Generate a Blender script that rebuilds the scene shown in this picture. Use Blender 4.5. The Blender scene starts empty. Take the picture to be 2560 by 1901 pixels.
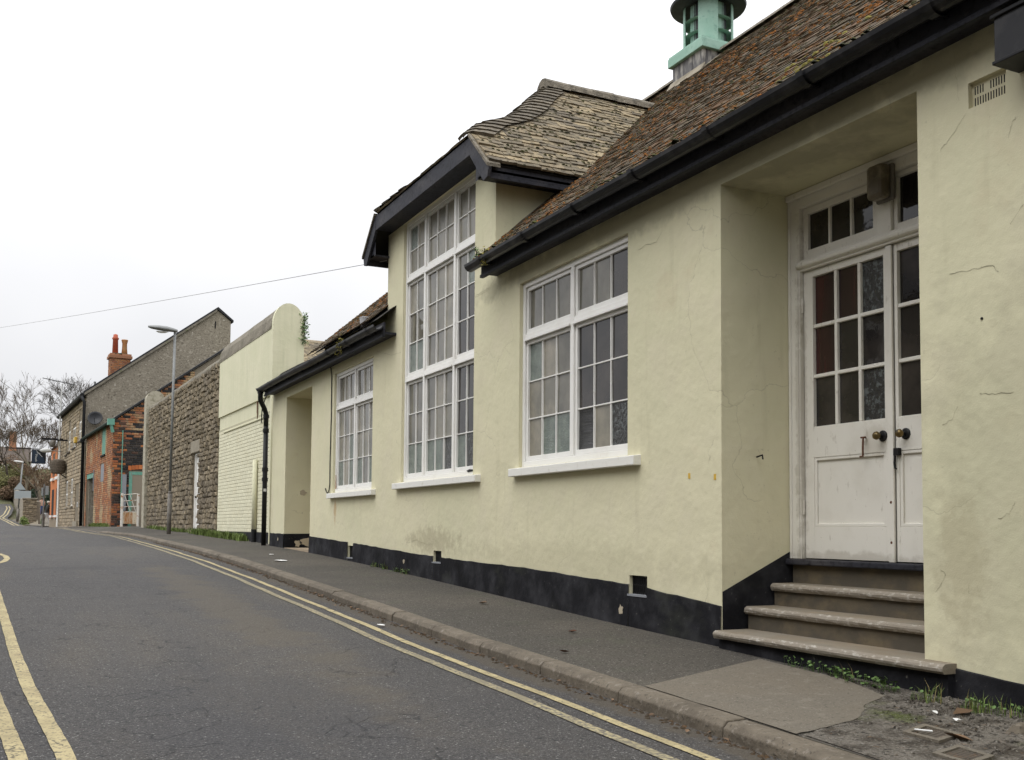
import bpy, math, random
import numpy as np
from mathutils import Matrix, Vector
random.seed(7)
SC = bpy.context.scene
COL = SC.collection
R = math.radians

# ---------------------------------------------------------------- camera
CAM = Vector((-4.4, 0.0, 1.5))
def cam_basis(yaw, pitch, roll):
    f = Vector((math.sin(yaw)*math.cos(pitch), math.cos(yaw)*math.cos(pitch), math.sin(pitch)))
    r = Vector((math.cos(yaw), -math.sin(yaw), 0)); u = r.cross(f)
    return r*math.cos(roll)+u*math.sin(roll), -r*math.sin(roll)+u*math.cos(roll), f
_r, _u, _f = cam_basis(R(26.02), R(3.21), R(.45))
cd = bpy.data.cameras.new('camera'); cam = bpy.data.objects.new('camera', cd); COL.objects.link(cam)
cd.sensor_width = 36; cd.lens = 2576/2560*36; cd.shift_y = 229/2560; cd.clip_start = .05; cd.clip_end = 3000
cam.matrix_world = Matrix(((_r.x, _u.x, -_f.x, CAM.x), (_r.y, _u.y, -_f.y, CAM.y), (_r.z, _u.z, -_f.z, CAM.z), (0, 0, 0, 1)))
SC.camera = cam

# ---------------------------------------------------------------- overcast sky and a weak, very soft sun
SUN_EL, SUN_AZ = R(58), R(255)       # azimuth: compass angle clockwise from +Y
W = bpy.data.worlds.new('World'); SC.world = W; W.use_nodes = True
wt = W.node_tree; wn = wt.nodes; wn.clear()
wo = wn.new('ShaderNodeOutputWorld'); wb = wn.new('ShaderNodeBackground')
sky = wn.new('ShaderNodeTexSky'); sky.sky_type = 'NISHITA'; sky.sun_disc = False
sky.sun_elevation = SUN_EL; sky.sun_rotation = SUN_AZ; sky.dust_density = 4; sky.air_density = 1.0
hs = wn.new('ShaderNodeHueSaturation'); hs.inputs['Saturation'].default_value = .12
wmix = wn.new('ShaderNodeMix'); wmix.data_type = 'RGBA'; wmix.inputs[0].default_value = .86
tc = wn.new('ShaderNodeTexCoord'); cn = wn.new('ShaderNodeTexNoise')
cn.inputs['Scale'].default_value = 1.7; cn.inputs['Detail'].default_value = 5; cn.inputs['Roughness'].default_value = .5
cr = wn.new('ShaderNodeValToRGB'); cr.color_ramp.elements[0].position = .3; cr.color_ramp.elements[1].position = .7
cr.color_ramp.elements[0].color = (7.3, 7.45, 7.8, 1); cr.color_ramp.elements[1].color = (9.6, 9.6, 9.75, 1)
wt.links.new(tc.outputs['Generated'], cn.inputs['Vector']); wt.links.new(cn.outputs['Fac'], cr.inputs[0])
wt.links.new(sky.outputs[0], hs.inputs['Color']); wt.links.new(hs.outputs[0], wmix.inputs[6]); wt.links.new(cr.outputs[0], wmix.inputs[7])
# an overcast sky is about twice as bright overhead as near the horizon
sx_ = wn.new('ShaderNodeSeparateXYZ'); gr = wn.new('ShaderNodeMapRange'); gr.inputs[1].default_value = 0; gr.inputs[2].default_value = 1; gr.inputs[3].default_value = .70; gr.inputs[4].default_value = 2.35
wt.links.new(tc.outputs['Generated'], sx_.inputs[0]); zp = wn.new('ShaderNodeMath'); zp.operation = 'POWER'; zp.inputs[1].default_value = 1.5; zp.use_clamp = True; wt.links.new(sx_.outputs[2], zp.inputs[0]); wt.links.new(zp.outputs[0], gr.inputs[0])
gm = wn.new('ShaderNodeVectorMath'); gm.operation = 'SCALE'; wt.links.new(wmix.outputs[2], gm.inputs[0]); wt.links.new(gr.outputs[0], gm.inputs[3])
wt.links.new(gm.outputs[0], wb.inputs[0]); wb.inputs[1].default_value = .12
wt.links.new(wb.outputs[0], wo.inputs[0])
sl = bpy.data.lights.new('sun', 'SUN'); sl.energy = .9; sl.angle = R(45); sl.color = (1, .98, .95)
so = bpy.data.objects.new('sun', sl); COL.objects.link(so)
_sd = Vector((math.sin(SUN_AZ)*math.cos(SUN_EL), math.cos(SUN_AZ)*math.cos(SUN_EL), math.sin(SUN_EL)))
so.location = (-20, -10, 30); so.rotation_euler = (-_sd).to_track_quat('-Z', 'Y').to_euler()
SC.view_settings.view_transform = 'Standard'; SC.view_settings.look = 'None'
SC.cycles.max_bounces = 5; SC.cycles.diffuse_bounces = 3; SC.cycles.glossy_bounces = 2; SC.cycles.transmission_bounces = 2; SC.cycles.caustics_reflective = False; SC.cycles.caustics_refractive = False
SC.view_settings.gamma = 1; SC.view_settings.exposure = 0.22; SC.view_settings.use_curve_mapping = False

# ---------------------------------------------------------------- materials
MAT = {}
def mk(name, base, rough=.85, var=(), bump=(), spec=.35, metallic=0, rand=0, cols=None, zones=None, coat=0):
    """var: (kind, scale, colour, lo, hi, stretch) layers over base; bump: (kind, scale, strength, dist, stretch);
    cols: colours picked per piece; rand: brightness change per piece."""
    m = bpy.data.materials.new(name); m.use_nodes = True; t = m.node_tree; N = t.nodes; L = t.links
    b = N['Principled BSDF']; b.inputs['Roughness'].default_value = rough; b.inputs['Specular IOR Level'].default_value = spec
    b.inputs['Metallic'].default_value = metallic
    if coat: b.inputs['Coat Weight'].default_value = coat
    g = N.new('ShaderNodeNewGeometry')
    def mapped(st, src=None):
        src = src or g.outputs['Position']
        if tuple(st) == (1, 1, 1): return src
        v = N.new('ShaderNodeVectorMath'); v.operation = 'MULTIPLY'; v.inputs[1].default_value = st
        L.new(src, v.inputs[0]); return v.outputs[0]
    def tex(kind, scale, st=(1, 1, 1)):
        p = mapped(st)
        if kind == 'noise' or kind == 'fine':
            n = N.new('ShaderNodeTexNoise'); n.inputs['Scale'].default_value = scale
            n.inputs['Detail'].default_value = 4 if kind == 'noise' else 1.5; n.inputs['Roughness'].default_value = .6
            L.new(p, n.inputs['Vector']); return n.outputs['Fac']
        if kind == 'cell':
            n = N.new('ShaderNodeTexVoronoi'); n.inputs['Scale'].default_value = scale; L.new(p, n.inputs['Vector']); return n.outputs['Distance']
        if kind == 'crack':
            d = N.new('ShaderNodeTexNoise'); d.inputs['Scale'].default_value = scale*1.3; d.inputs['Detail'].default_value = 6; L.new(p, d.inputs['Vector'])
            ma = N.new('ShaderNodeVectorMath'); ma.operation = 'MULTIPLY_ADD'; ma.inputs[1].default_value = (.9/scale,)*3
            L.new(d.outputs['Color'], ma.inputs[0]); L.new(p, ma.inputs[2])
            n = N.new('ShaderNodeTexVoronoi'); n.feature = 'DISTANCE_TO_EDGE'; n.inputs['Scale'].default_value = scale
            L.new(ma.outputs[0], n.inputs['Vector'])
            k = N.new('ShaderNodeTexNoise'); k.inputs['Scale'].default_value = scale*.7; L.new(p, k.inputs['Vector'])
            r = N.new('ShaderNodeMapRange'); r.inputs[1].default_value = .46; r.inputs[2].default_value = .56; r.inputs[3].default_value = .25; r.inputs[4].default_value = 0
            L.new(k.outputs['Fac'], r.inputs[0])
            a = N.new('ShaderNodeMath'); a.operation = 'ADD'; L.new(n.outputs['Distance'], a.inputs[0]); L.new(r.outputs[0], a.inputs[1])
            return a.outputs[0]
    col = None
    if cols or rand:
        oi = N.new('ShaderNodeObjectInfo'); ad = N.new('ShaderNodeMath'); ad.operation = 'ADD'
        L.new(oi.outputs['Random'], ad.inputs[0]); L.new(g.outputs['Random Per Island'], ad.inputs[1])
        fr = N.new('ShaderNodeMath'); fr.operation = 'FRACT'; L.new(ad.outputs[0], fr.inputs[0]); rnd = fr.outputs[0]
    if cols:
        cr = N.new('ShaderNodeValToRGB'); cr.color_ramp.interpolation = 'CONSTANT'
        while len(cr.color_ramp.elements) < len(cols): cr.color_ramp.elements.new(.5)
        for i, c in enumerate(cols):
            cr.color_ramp.elements[i].position = i/len(cols); cr.color_ramp.elements[i].color = (*c, 1)
        L.new(rnd, cr.inputs[0]); col = cr.outputs[0]
    else:
        c = N.new('ShaderNodeRGB'); c.outputs[0].default_value = (*base, 1); col = c.outputs[0]
    if rand:
        mr = N.new('ShaderNodeMapRange'); mr.inputs[3].default_value = 1-rand; mr.inputs[4].default_value = 1+rand
        w = N.new('ShaderNodeMath'); w.operation = 'MULTIPLY'; w.inputs[1].default_value = 7.31; L.new(rnd, w.inputs[0])
        w2 = N.new('ShaderNodeMath'); w2.operation = 'FRACT'; L.new(w.outputs[0], w2.inputs[0]); L.new(w2.outputs[0], mr.inputs[0])
        vm = N.new('ShaderNodeVectorMath'); vm.operation = 'SCALE'; L.new(col, vm.inputs[0]); L.new(mr.outputs[0], vm.inputs[3]); col = vm.outputs[0]
    def over(col, fac, c2):
        x = N.new('ShaderNodeMix'); x.data_type = 'RGBA'; L.new(fac, x.inputs[0]); L.new(col, x.inputs[6]); x.inputs[7].default_value = (*c2, 1); return x.outputs[2]
    for v in var:
        if v[0] == 'patch':          # ragged ellipse round a point: stains, and soot with painted shade under the eaves
            _, sc_, c2, cen, rad, amt = v
            d1 = N.new('ShaderNodeVectorMath'); d1.operation = 'SUBTRACT'; d1.inputs[1].default_value = cen; L.new(g.outputs['Position'], d1.inputs[0])
            d2 = N.new('ShaderNodeVectorMath'); d2.operation = 'DIVIDE'; d2.inputs[1].default_value = rad; L.new(d1.outputs[0], d2.inputs[0])
            d3 = N.new('ShaderNodeVectorMath'); d3.operation = 'LENGTH'; L.new(d2.outputs[0], d3.inputs[0])
            f = tex('noise', sc_); a1 = N.new('ShaderNodeMath'); a1.operation = 'MULTIPLY_ADD'; a1.inputs[1].default_value = -2.6; L.new(f, a1.inputs[0]); 
            a2 = N.new('ShaderNodeMath'); a2.operation = 'ADD'; a2.inputs[1].default_value = 1.3; L.new(d3.outputs['Value'], a2.inputs[0]); L.new(a2.outputs[0], a1.inputs[2])
            r = N.new('ShaderNodeMapRange'); r.inputs[1].default_value = 1.15; r.inputs[2].default_value = .55; r.inputs[3].default_value = 0; r.inputs[4].default_value = amt
            L.new(a1.outputs[0], r.inputs[0]); col = over(col, r.outputs[0], c2); continue
        kind, scale, c2, lo, hi = v[:5]; st = v[5] if len(v) > 5 else (1, 1, 1); amt = v[6] if len(v) > 6 else 1
        fac = tex(kind, scale, st)
        r = N.new('ShaderNodeMapRange'); r.inputs[1].default_value = lo; r.inputs[2].default_value = hi; r.inputs[3].default_value = 0; r.inputs[4].default_value = amt
        if kind == 'crack': r.inputs[3].default_value = amt; r.inputs[4].default_value = 0
        L.new(fac, r.inputs[0]); col = over(col, r.outputs[0], c2)
    L.new(col, b.inputs['Base Color'])
    last = None
    for bp in bump:
        kind, scale, st_, dist = bp[:4]; st = bp[4] if len(bp) > 4 else (1, 1, 1)
        h = tex(kind, scale, st)
        if kind == 'crack':
            r = N.new('ShaderNodeMapRange'); r.inputs[1].default_value = 0; r.inputs[2].default_value = .03; L.new(h, r.inputs[0]); h = r.outputs[0]
        bn = N.new('ShaderNodeBump'); bn.inputs['Strength'].default_value = st_; bn.inputs['Distance'].default_value = dist
        L.new(h, bn.inputs['Height'])
        if last: L.new(last, bn.inputs['Normal'])
        last = bn.outputs[0]
    if last: L.new(last, b.inputs['Normal'])
    MAT[name] = m; return m

CRM = (.68, .638, .445)
mk('cream_render', CRM, .9, var=[('noise', .45, (.62, .595, .41), .38, .66), ('noise', 2.0, (.655, .61, .44), .48, .72), ('noise', 2.6, (.50, .47, .315), .58, .84, (1, 1, .6), .35),
    ('noise', 7, (.47, .44, .29), .58, .82, (1, 1, .10), .5), ('noise', 24, (.36, .335, .22), .66, .78, (1, 1, 1), .6), ('noise', 1.3, (.55, .45, .30), .62, .76, (1, 1, 1), .4), ('patch', 4, (.47, .45, .31), (0, 3.35, 1.7), (.4, .75, 1.1), .5), ('patch', 9, (.42, .38, .25), (0, 3.75, 1.35), (.3, .16, .4), .5), ('patch', 9, (.40, .36, .24), (0, 11.1, 1.36), (.3, .8, .16), .6), ('patch', 7, (.47, .435, .29), (0, 8, 1.22), (.3, 2.6, .18), .3), ('patch', 7, (.50, .36, .2), (0, 15.05, 1.78), (.2, .06, .22), .8), ('patch', 3, (.30, .28, .19), (0, 6, 3.98), (.4, 4.5, .14), .6),  # final patch darkens the wall top: soot plus painted eaves shade
    ('crack', 1.1, (.33, .30, .21), 0, .004, (1, 1, 1), .5)],
    bump=[('noise', 1.4, .5, .05), ('noise', 4, .2, .02), ('noise', 22, .25, .008), ('fine', 120, .25, .003), ('crack', 1.1, .25, .002)])
mk('cream_boundary', (.68, .655, .48), .9, var=[('noise', 9, (.52, .52, .36), .48, .75, (1, 1, .06), .7), ('noise', 1.2, (.62, .61, .43), .4, .7), ('noise', 5, (.45, .43, .27), .68, .85, (1, 1, .4), .5)],
    bump=[('noise', 3, .4, .03), ('noise', 40, .3, .006)])
mk('painted_brick', (.69, .665, .50), .85, rand=.05, var=[('noise', 3, (.63, .58, .40), .5, .8, (1, 1, 1), .7), ('noise', 9, (.58, .46, .30), .68, .8, (1, 1, 1), .5)], bump=[('noise', 45, .4, .006)])
mk('mortar_cream', (.44, .42, .30), .95, bump=[('noise', 60, .3, .006)])
mk('tar_black', (.013, .013, .0155), .85, spec=.12, var=[('noise', 3, (.045, .045, .05), .45, .72), ('noise', 1.2, (.055, .058, .045), .55, .75, (1, 1, 2), .7), ('noise', 2.1, (.008, .008, .009), .5, .7), ('noise', 24, (.16, .15, .13), .68, .76, (1, 1, 1), .7)],
    bump=[('noise', 9, .4, .015), ('noise', 60, .35, .005)])
mk('fascia_paint', (.030, .031, .040), .6, var=[('noise', 4, (.07, .066, .07), .5, .75, (1, .4, 1)), ('noise', 14, (.15, .14, .13), .68, .78, (1, .3, 1), .7), ('noise', 26, (.010, .010, .012), .5, .7)], bump=[('noise', 30, .2, .004, (1, .2, 1))], spec=.18)
mk('gutter_black', (.010, .010, .012), .38, var=[('noise', 5, (.045, .043, .043), .5, .75), ('noise', 22, (.10, .09, .075), .66, .76, (1, .4, 1), .7)], spec=.28, bump=[('noise', 20, .1, .003)])
mk('iron_black', (.010, .010, .011), .5, spec=.25, var=[('noise', 12, (.05, .045, .04), .6, .8)], bump=[('noise', 50, .2, .003)])
mk('white_gloss', (.80, .79, .755), .42, var=[('noise', 4, (.72, .70, .65), .5, .8), ('noise', 34, (.55, .51, .43), .68, .8, (1, 1, .6), .7)], bump=[('noise', 60, .12, .002, (1, 1, .25))])
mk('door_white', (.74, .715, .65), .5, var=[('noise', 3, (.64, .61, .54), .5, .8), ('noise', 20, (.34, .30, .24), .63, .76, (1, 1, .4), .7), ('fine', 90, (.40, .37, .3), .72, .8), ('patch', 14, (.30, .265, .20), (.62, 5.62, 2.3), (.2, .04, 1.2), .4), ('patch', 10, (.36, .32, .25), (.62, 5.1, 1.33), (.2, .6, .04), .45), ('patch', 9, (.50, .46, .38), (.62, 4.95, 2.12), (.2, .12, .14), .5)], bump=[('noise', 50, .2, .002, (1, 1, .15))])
mk('sill_white', (.78, .77, .72), .6, var=[('noise', 14, (.60, .57, .49), .58, .8)], bump=[('noise', 40, .3, .004)])
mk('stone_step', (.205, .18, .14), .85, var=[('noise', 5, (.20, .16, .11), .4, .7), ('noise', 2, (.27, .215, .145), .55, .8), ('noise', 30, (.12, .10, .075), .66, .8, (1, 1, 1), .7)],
    bump=[('noise', 12, .5, .012), ('noise', 80, .4, .004)])
mk('step_nosing', (.235, .205, .165), .8, var=[('noise', 40, (.50, .475, .42), .53, .66, (1, .6, 1), .6), ('noise', 5, (.22, .18, .13), .45, .7, (1, 1, 1), .5), ('noise', 45, (.15, .12, .09), .62, .75, (1, 1, 1), .7)], bump=[('noise', 16, .6, .012), ('noise', 80, .4, .004)])
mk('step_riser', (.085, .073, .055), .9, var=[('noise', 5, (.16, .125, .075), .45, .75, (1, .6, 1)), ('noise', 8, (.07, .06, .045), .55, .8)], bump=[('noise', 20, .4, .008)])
GL = lambda n, c, ro, bm, **k: mk(n, c, ro, spec=.5, bump=bm, **k)
GL('glass_plain', (.105, .10, .082), .04, [('noise', 4, .22, .006)], var=[('noise', 2.2, (.20, .185, .15), .4, .7)])
GL('glass_clear_dark', (.016, .014, .013), .04, [('noise', 4, .22, .006)], var=[('noise', 2.5, (.05, .042, .036), .4, .7)])
GL('glass_obscure', (.12, .145, .125), .12, [('cell', 60, .5, .006)], var=[('noise', 9, (.19, .22, .19), .4, .7)])
GL('glass_obscure_pale', (.165, .155, .122), .12, [('noise', 90, .5, .004)], var=[('noise', 3, (.29, .26, .20), .4, .7)])
GL('glass_pattern', (.022, .022, .022), .08, [('noise', 40, .9, .012)], var=[('noise', 28, (.085, .095, .095), .53, .57)])
GL('glass_curtain', (.022, .010, .010), .06, [('noise', 4, .05, .003)], var=[('noise', 5, (.05, .013, .012), .48, .66, (1, 1, .12))])
GL('glass_reeded', (.014, .014, .016), .06, [('fine', 1, .9, .012, (0.01, .01, 260))])
TILEC = [(.088, .067, .038), (.098, .073, .041), (.078, .06, .036), (.108, .08, .044), (.088, .067, .04), (.07, .055, .035), (.098, .068, .036)]
mk('roof_tile', (.2, .16, .1), .95, cols=TILEC, rand=.14, var=[('noise', 16, (.045, .04, .028), .5, .7), ('noise', 3, (.125, .056, .017), .48, .66, (1, 1, 1), .8), ('noise', 30, (.21, .175, .115), .68, .78)], bump=[('noise', 45, .6, .012)])
TILED = [(.225, .18, .115), (.175, .145, .098), (.26, .21, .13), (.20, .165, .107), (.145, .122, .088), (.29, .232, .142), (.165, .138, .096), (.235, .19, .12)]
mk('dormer_tile', (.3, .24, .15), .95, cols=TILED, rand=.14, var=[('noise', 13, (.06, .052, .038), .52, .68), ('noise', 30, (.12, .105, .08), .6, .75)], bump=[('noise', 45, .6, .012)])
mk('bonnet_tile', (.15, .128, .095), .95, rand=.3, var=[('noise', 9, (.20, .18, .14), .52, .72), ('noise', 20, (.05, .045, .035), .5, .7), ('noise', 7, (.17, .10, .035), .68, .78)], bump=[('noise', 40, .6, .012)])
mk('roof_felt', (.03, .027, .022), .95)
mk('slate_tile', (.2, .2, .19), .8, cols=[(.17, .17, .155), (.23, .23, .21), (.13, .13, .12), (.27, .265, .24)], rand=.15, var=[('noise', 12, (.08, .08, .07), .55, .75)], bump=[('noise', 40, .4, .006)])
mk('ridge_stone', (.20, .175, .135), .95, var=[('noise', 9, (.09, .08, .062), .45, .7), ('noise', 24, (.30, .27, .21), .6, .75)], bump=[('noise', 22, .8, .03)])
mk('moss_orange', (.20, .075, .013), 1, rand=.4, var=[('noise', 2.5, (.075, .05, .015), .46, .62)], bump=[('noise', 80, .8, .01)])
mk('moss_dark', (.045, .045, .016), 1, rand=.5, var=[('noise', 8, (.10, .10, .022), .5, .75), ('noise', 11, (.028, .024, .016), .5, .65)], bump=[('noise', 80, .8, .01)])
mk('moss_yellow', (.19, .165, .04), 1, rand=.3, bump=[('noise', 80, .8, .01)])
mk('copper_green', (.27, .45, .36), .6, rand=.05, var=[('noise', 3, (.36, .53, .44), .42, .72), ('noise', 13, (.15, .29, .23), .56, .8), ('noise', 8, (.27, .15, .05), .70, .76, (3, 3, .35), .8), ('noise', 60, (.08, .15, .12), .72, .8)], bump=[('noise', 30, .15, .004)], spec=.4)
mk('copper_dark', (.032, .035, .037), .55, var=[('noise', 5, (.07, .085, .08), .5, .8)])
mk('lead_render', (.15, .145, .145), .85, var=[('noise', 7, (.42, .40, .36), .5, .62, (1, 1, .3)), ('noise', 11, (.05, .048, .05), .52, .68, (1, 1, .2))], bump=[('noise', 20, .3, .008)])
mk('asphalt', (.045, .042, .041), .8, spec=.3, var=[('noise', .35, (.058, .053, .048), .42, .66), ('noise', 1.1, (.085, .071, .052), .52, .78, (1, .22, 1), .7), ('noise', .8, (.03, .0295, .031), .55, .75, (1, .3, 1), .7),
    ('fine', 80, (.30, .29, .275), .62, .74), ('fine', 45, (.02, .02, .021), .55, .70), ('fine', 130, (.13, .127, .122), .56, .7), ('cell', 9, (.30, .29, .27), .035, .015), ('crack', 2.2, (.014, .014, .015), 0, .014, (1, 1, 1), .9), ('patch', 2.5, (.04, .04, .044), (-3.2, 5.2, .6), (.5, 1.6, 1), .35), ('patch', 2.5, (.095, .079, .056), (-2.6, 10, .8), (.3, 5, 1), .5), ('patch', 4, (.075, .062, .045), (-1.5, 8, .7), (.10, 9, 1), .7), ('patch', 2, (.036, .035, .034), (-3.7, 14.5, .9), (.6, .35, 1), .5)],
    bump=[('fine', 60, .9, .014), ('noise', 2, .25, .02), ('crack', 2.2, .6, .010)])
mk('pavement_asphalt', (.068, .062, .053), .9, spec=.2, var=[('noise', .7, (.09, .08, .066), .4, .66), ('noise', 2.6, (.085, .09, .06), .55, .8, (1.2, 1, 1), .6), ('fine', 80, (.28, .265, .235), .62, .74), ('fine', 45, (.035, .033, .029), .56, .70),
    ('cell', 6, (.26, .25, .22), .03, .012)], bump=[('fine', 65, .85, .012), ('noise', 3, .3, .015)])
mk('concrete_slab', (.14, .12, .092), .9, var=[('noise', 1.6, (.135, .119, .095), .4, .7), ('noise', 9, (.195, .173, .14), .55, .8), ('fine', 55, (.085, .075, .058), .58, .72), ('fine', 90, (.27, .245, .205), .64, .74)], bump=[('fine', 65, .5, .007)])
mk('kerb_stone', (.145, .122, .092), .9, rand=.14, var=[('noise', 4, (.088, .073, .055), .42, .7), ('noise', 30, (.27, .24, .20), .56, .75), ('fine', 60, (.07, .06, .045), .58, .72)], bump=[('noise', 30, .6, .012), ('fine', 70, .4, .006)])
mk('line_yellow', (.43, .36, .20), .85, var=[('noise', 4, (.30, .25, .14), .42, .66), ('noise', 30, (.10, .09, .068), .56, .68), ('fine', 70, (.16, .14, .09), .56, .70), ('crack', 5, (.07, .065, .05), 0, .03, (1, 1, 1), .9)], bump=[('fine', 150, .4, .004)])
mk('line_worn', (.36, .31, .18), .85, var=[('noise', 45, (.11, .10, .085), .42, .58), ('noise', 3, (.20, .175, .115), .45, .7)], bump=[('fine', 150, .4, .004)])
mk('line_white', (.68, .68, .66), .8, var=[('noise', 30, (.3, .3, .29), .6, .75)])
mk('litter_soil', (.055, .042, .028), 1, var=[('noise', 20, (.13, .075, .035), .5, .7)], bump=[('noise', 90, .8, .01)])
mk('verge_gravel', (.12, .107, .09), .95, rand=.55, var=[('noise', 6, (.055, .045, .034), .45, .62), ('noise', 2.2, (.085, .10, .03), .6, .75), ('fine', 60, (.24, .225, .195), .60, .72), ('fine', 35, (.035, .03, .024), .56, .70), ('noise', 22, (.16, .10, .055), .62, .74)], bump=[('cell', 70, .9, .02), ('noise', 18, .5, .03)])
mk('soil', (.09, .08, .045), 1, var=[('noise', .2, (.07, .10, .03), .4, .65), ('noise', 1.5, (.13, .11, .065), .5, .75)], bump=[('noise', 3, .6, .1)])
STO = [(.25, .205, .14), (.21, .175, .122), (.29, .24, .165), (.23, .19, .135), (.27, .22, .15), (.185, .155, .112)]
mk('rubble_stone', (.2, .16, .1), .95, cols=STO, rand=.22, var=[('noise', 12, (.10, .085, .06), .5, .72), ('noise', 35, (.33, .285, .20), .62, .76), ('noise', .8, (.115, .098, .08), .5, .7, (1, 1, 1), .55)], bump=[('noise', 14, .8, .03), ('noise', 60, .5, .008)])
mk('rubble_mortar', (.20, .168, .12), 1, bump=[('noise', 25, .6, .02)])
mk('quoin_stone', (.30, .265, .205), .95, var=[('noise', 6, (.20, .175, .13), .45, .7), ('noise', 25, (.40, .37, .30), .6, .78)], bump=[('noise', 25, .5, .01)])
mk('coping_render', (.235, .21, .165), .95, var=[('noise', 4, (.15, .135, .105), .4, .68), ('noise', 2, (.16, .18, .07), .6, .75), ('noise', 30, (.33, .30, .24), .6, .75)], bump=[('noise', 16, .7, .03)])
mk('lichen_disc', (.40, .37, .29), .95, var=[('noise', 7, (.24, .22, .16), .48, .66), ('noise', 22, (.50, .47, .38), .6, .75)], bump=[('noise', 25, .5, .02)])
mk('pebbledash', (.29, .255, .20), .95, var=[('noise', 1, (.25, .22, .17), .4, .7), ('noise', 9, (.33, .295, .235), .5, .75, (1, 1, .3)), ('fine', 7, (.40, .36, .29), .56, .72), ('fine', 12, (.16, .138, .105), .56, .70), ('fine', 5, (.52, .48, .40), .70, .76)], bump=[('fine', 14, .8, .03)])
BRO = [(.36, .145, .06), (.31, .12, .052), (.40, .175, .075), (.27, .105, .055), (.35, .165, .085), (.23, .11, .07)]
mk('brick_orange', (.36, .13, .05), .9, cols=BRO, rand=.15, var=[('noise', .9, (.46, .37, .22), .53, .60, (1, 1, .7), .75), ('noise', 2.7, (.30, .23, .14), .52, .66, (1, 1, 1), .6), ('noise', 6, (.14, .08, .05), .62, .8)], bump=[('noise', 30, .5, .01)])
mk('brick_dark', (.03, .027, .027), .8, cols=[(.028, .025, .026), (.04, .034, .032), (.022, .02, .021), (.05, .04, .036)], rand=.25, var=[('noise', 12, (.08, .06, .045), .64, .8)], bump=[('noise', 30, .5, .01)])
mk('brick_mixed', (.2, .09, .05), .9, cols=[(.36, .13, .05), (.05, .036, .03), (.30, .10, .045), (.22, .09, .05), (.40, .15, .055), (.10, .055, .04)], rand=.2, bump=[('noise', 30, .5, .01)])
mk('brick_bright', (.47, .145, .045), .9, cols=[(.46, .14, .042), (.42, .125, .04), (.50, .165, .055)], rand=.1, bump=[('noise', 30, .4, .008)])
mk('chimney_brick', (.33, .14, .065), .9, cols=[(.36, .15, .065), (.30, .12, .055), (.40, .19, .085), (.25, .10, .055), (.33, .16, .09)], rand=.15, bump=[('noise', 30, .4, .008)])
mk('brick_mortar', (.25, .215, .165), 1, bump=[('noise', 40, .4, .008)])
mk('dark_mortar', (.20, .165, .125), 1)
mk('terracotta_red', (.44, .10, .05), .8, var=[('noise', 6, (.34, .10, .06), .5, .7)])
mk('terracotta_buff', (.36, .165, .06), .8, var=[('noise', 5, (.28, .18, .08), .5, .7)])
mk('house_stone', (.3, .24, .15), .95, cols=[(.35, .28, .19), (.30, .245, .17), (.40, .32, .22), (.26, .21, .15), (.33, .275, .195)], rand=.15, var=[('noise', 10, (.18, .15, .105), .56, .8)], bump=[('noise', 20, .5, .015)])
mk('paint_green', (.13, .32, .245), .65, var=[('noise', 6, (.18, .37, .29), .5, .7), ('noise', 9, (.22, .20, .19), .60, .66, (1, 1, .3))], bump=[('noise', 40, .3, .004)])
mk('paint_green_worn', (.16, .33, .26), .7, var=[('noise', 5, (.23, .21, .195), .54, .62, (1, 1, .35), .8)], bump=[('noise', 40, .3, .004)])
mk('paint_green_dark', (.018, .03, .022), .8, spec=.1, var=[('noise', 9, (.10, .09, .06), .58, .75)])
mk('slate_dark', (.022, .022, .024), .6, rand=.3, bump=[('noise', 30, .3, .01)])
mk('grey_board', (.24, .25, .27), .7, var=[('noise', 8, (.17, .175, .19), .5, .75, (1, 1, .3))])
mk('door_grey', (.24, .265, .28), .6)
mk('dark_void', (.012, .012, .012), .9)
mk('galv_grey', (.22, .225, .22), .5, metallic=.3, var=[('noise', 6, (.16, .162, .158), .5, .75), ('noise', 30, (.10, .10, .09), .66, .78)])
mk('sign_back', (.33, .37, .38), .5, metallic=.2)
mk('post_brown', (.16, .145, .125), .6, var=[('noise', 8, (.10, .09, .08), .5, .7)])
mk('rust_white', (.60, .57, .51), .7, var=[('noise', 7, (.33, .14, .045), .54, .64)], bump=[('noise', 30, .3, .005)])
mk('rust_sheet', (.55, .47, .35), .8, var=[('noise', 5, (.33, .15, .05), .46, .6, (1, 1, .25)), ('noise', 16, (.20, .085, .03), .58, .7)], bump=[('noise', 30, .3, .006)])
mk('plastic_black', (.016, .017, .02), .45)
mk('alarm_yellow', (.62, .40, .06), .5)
mk('sign_navy', (.016, .028, .05), .45, var=[('noise', 3, (.022, .038, .062), .4, .7)])
mk('sign_dark', (.010, .009, .010), .45)
mk('letter_white', (.62, .63, .62), .6)
mk('wicker', (.13, .105, .08), .95, rand=.3, var=[('noise', 18, (.22, .18, .14), .52, .7), ('noise', 30, (.06, .048, .035), .55, .7)], bump=[('noise', 30, .8, .02)])
mk('bark', (.15, .125, .09), .95, var=[('noise', 6, (.10, .083, .06), .45, .7), ('noise', 3, (.13, .15, .07), .58, .75)], bump=[('noise', 20, .6, .02)])
mk('bark_dark', (.06, .048, .038), .95, var=[('noise', 6, (.13, .105, .075), .5, .75)])
mk('twig', (.10, .077, .054), .95)
mk('leaf_dark', (.022, .042, .018), .7, rand=.5)
mk('leaf_olive', (.12, .115, .04), .85, rand=.45)
mk('leaf_brown', (.13, .085, .05), .9, rand=.4)
mk('leaf_weed', (.085, .145, .04), .6, rand=.4)
mk('grass_green', (.12, .165, .04), .75, rand=.4)
mk('grass_straw', (.30, .24, .11), .85, rand=.3)
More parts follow.
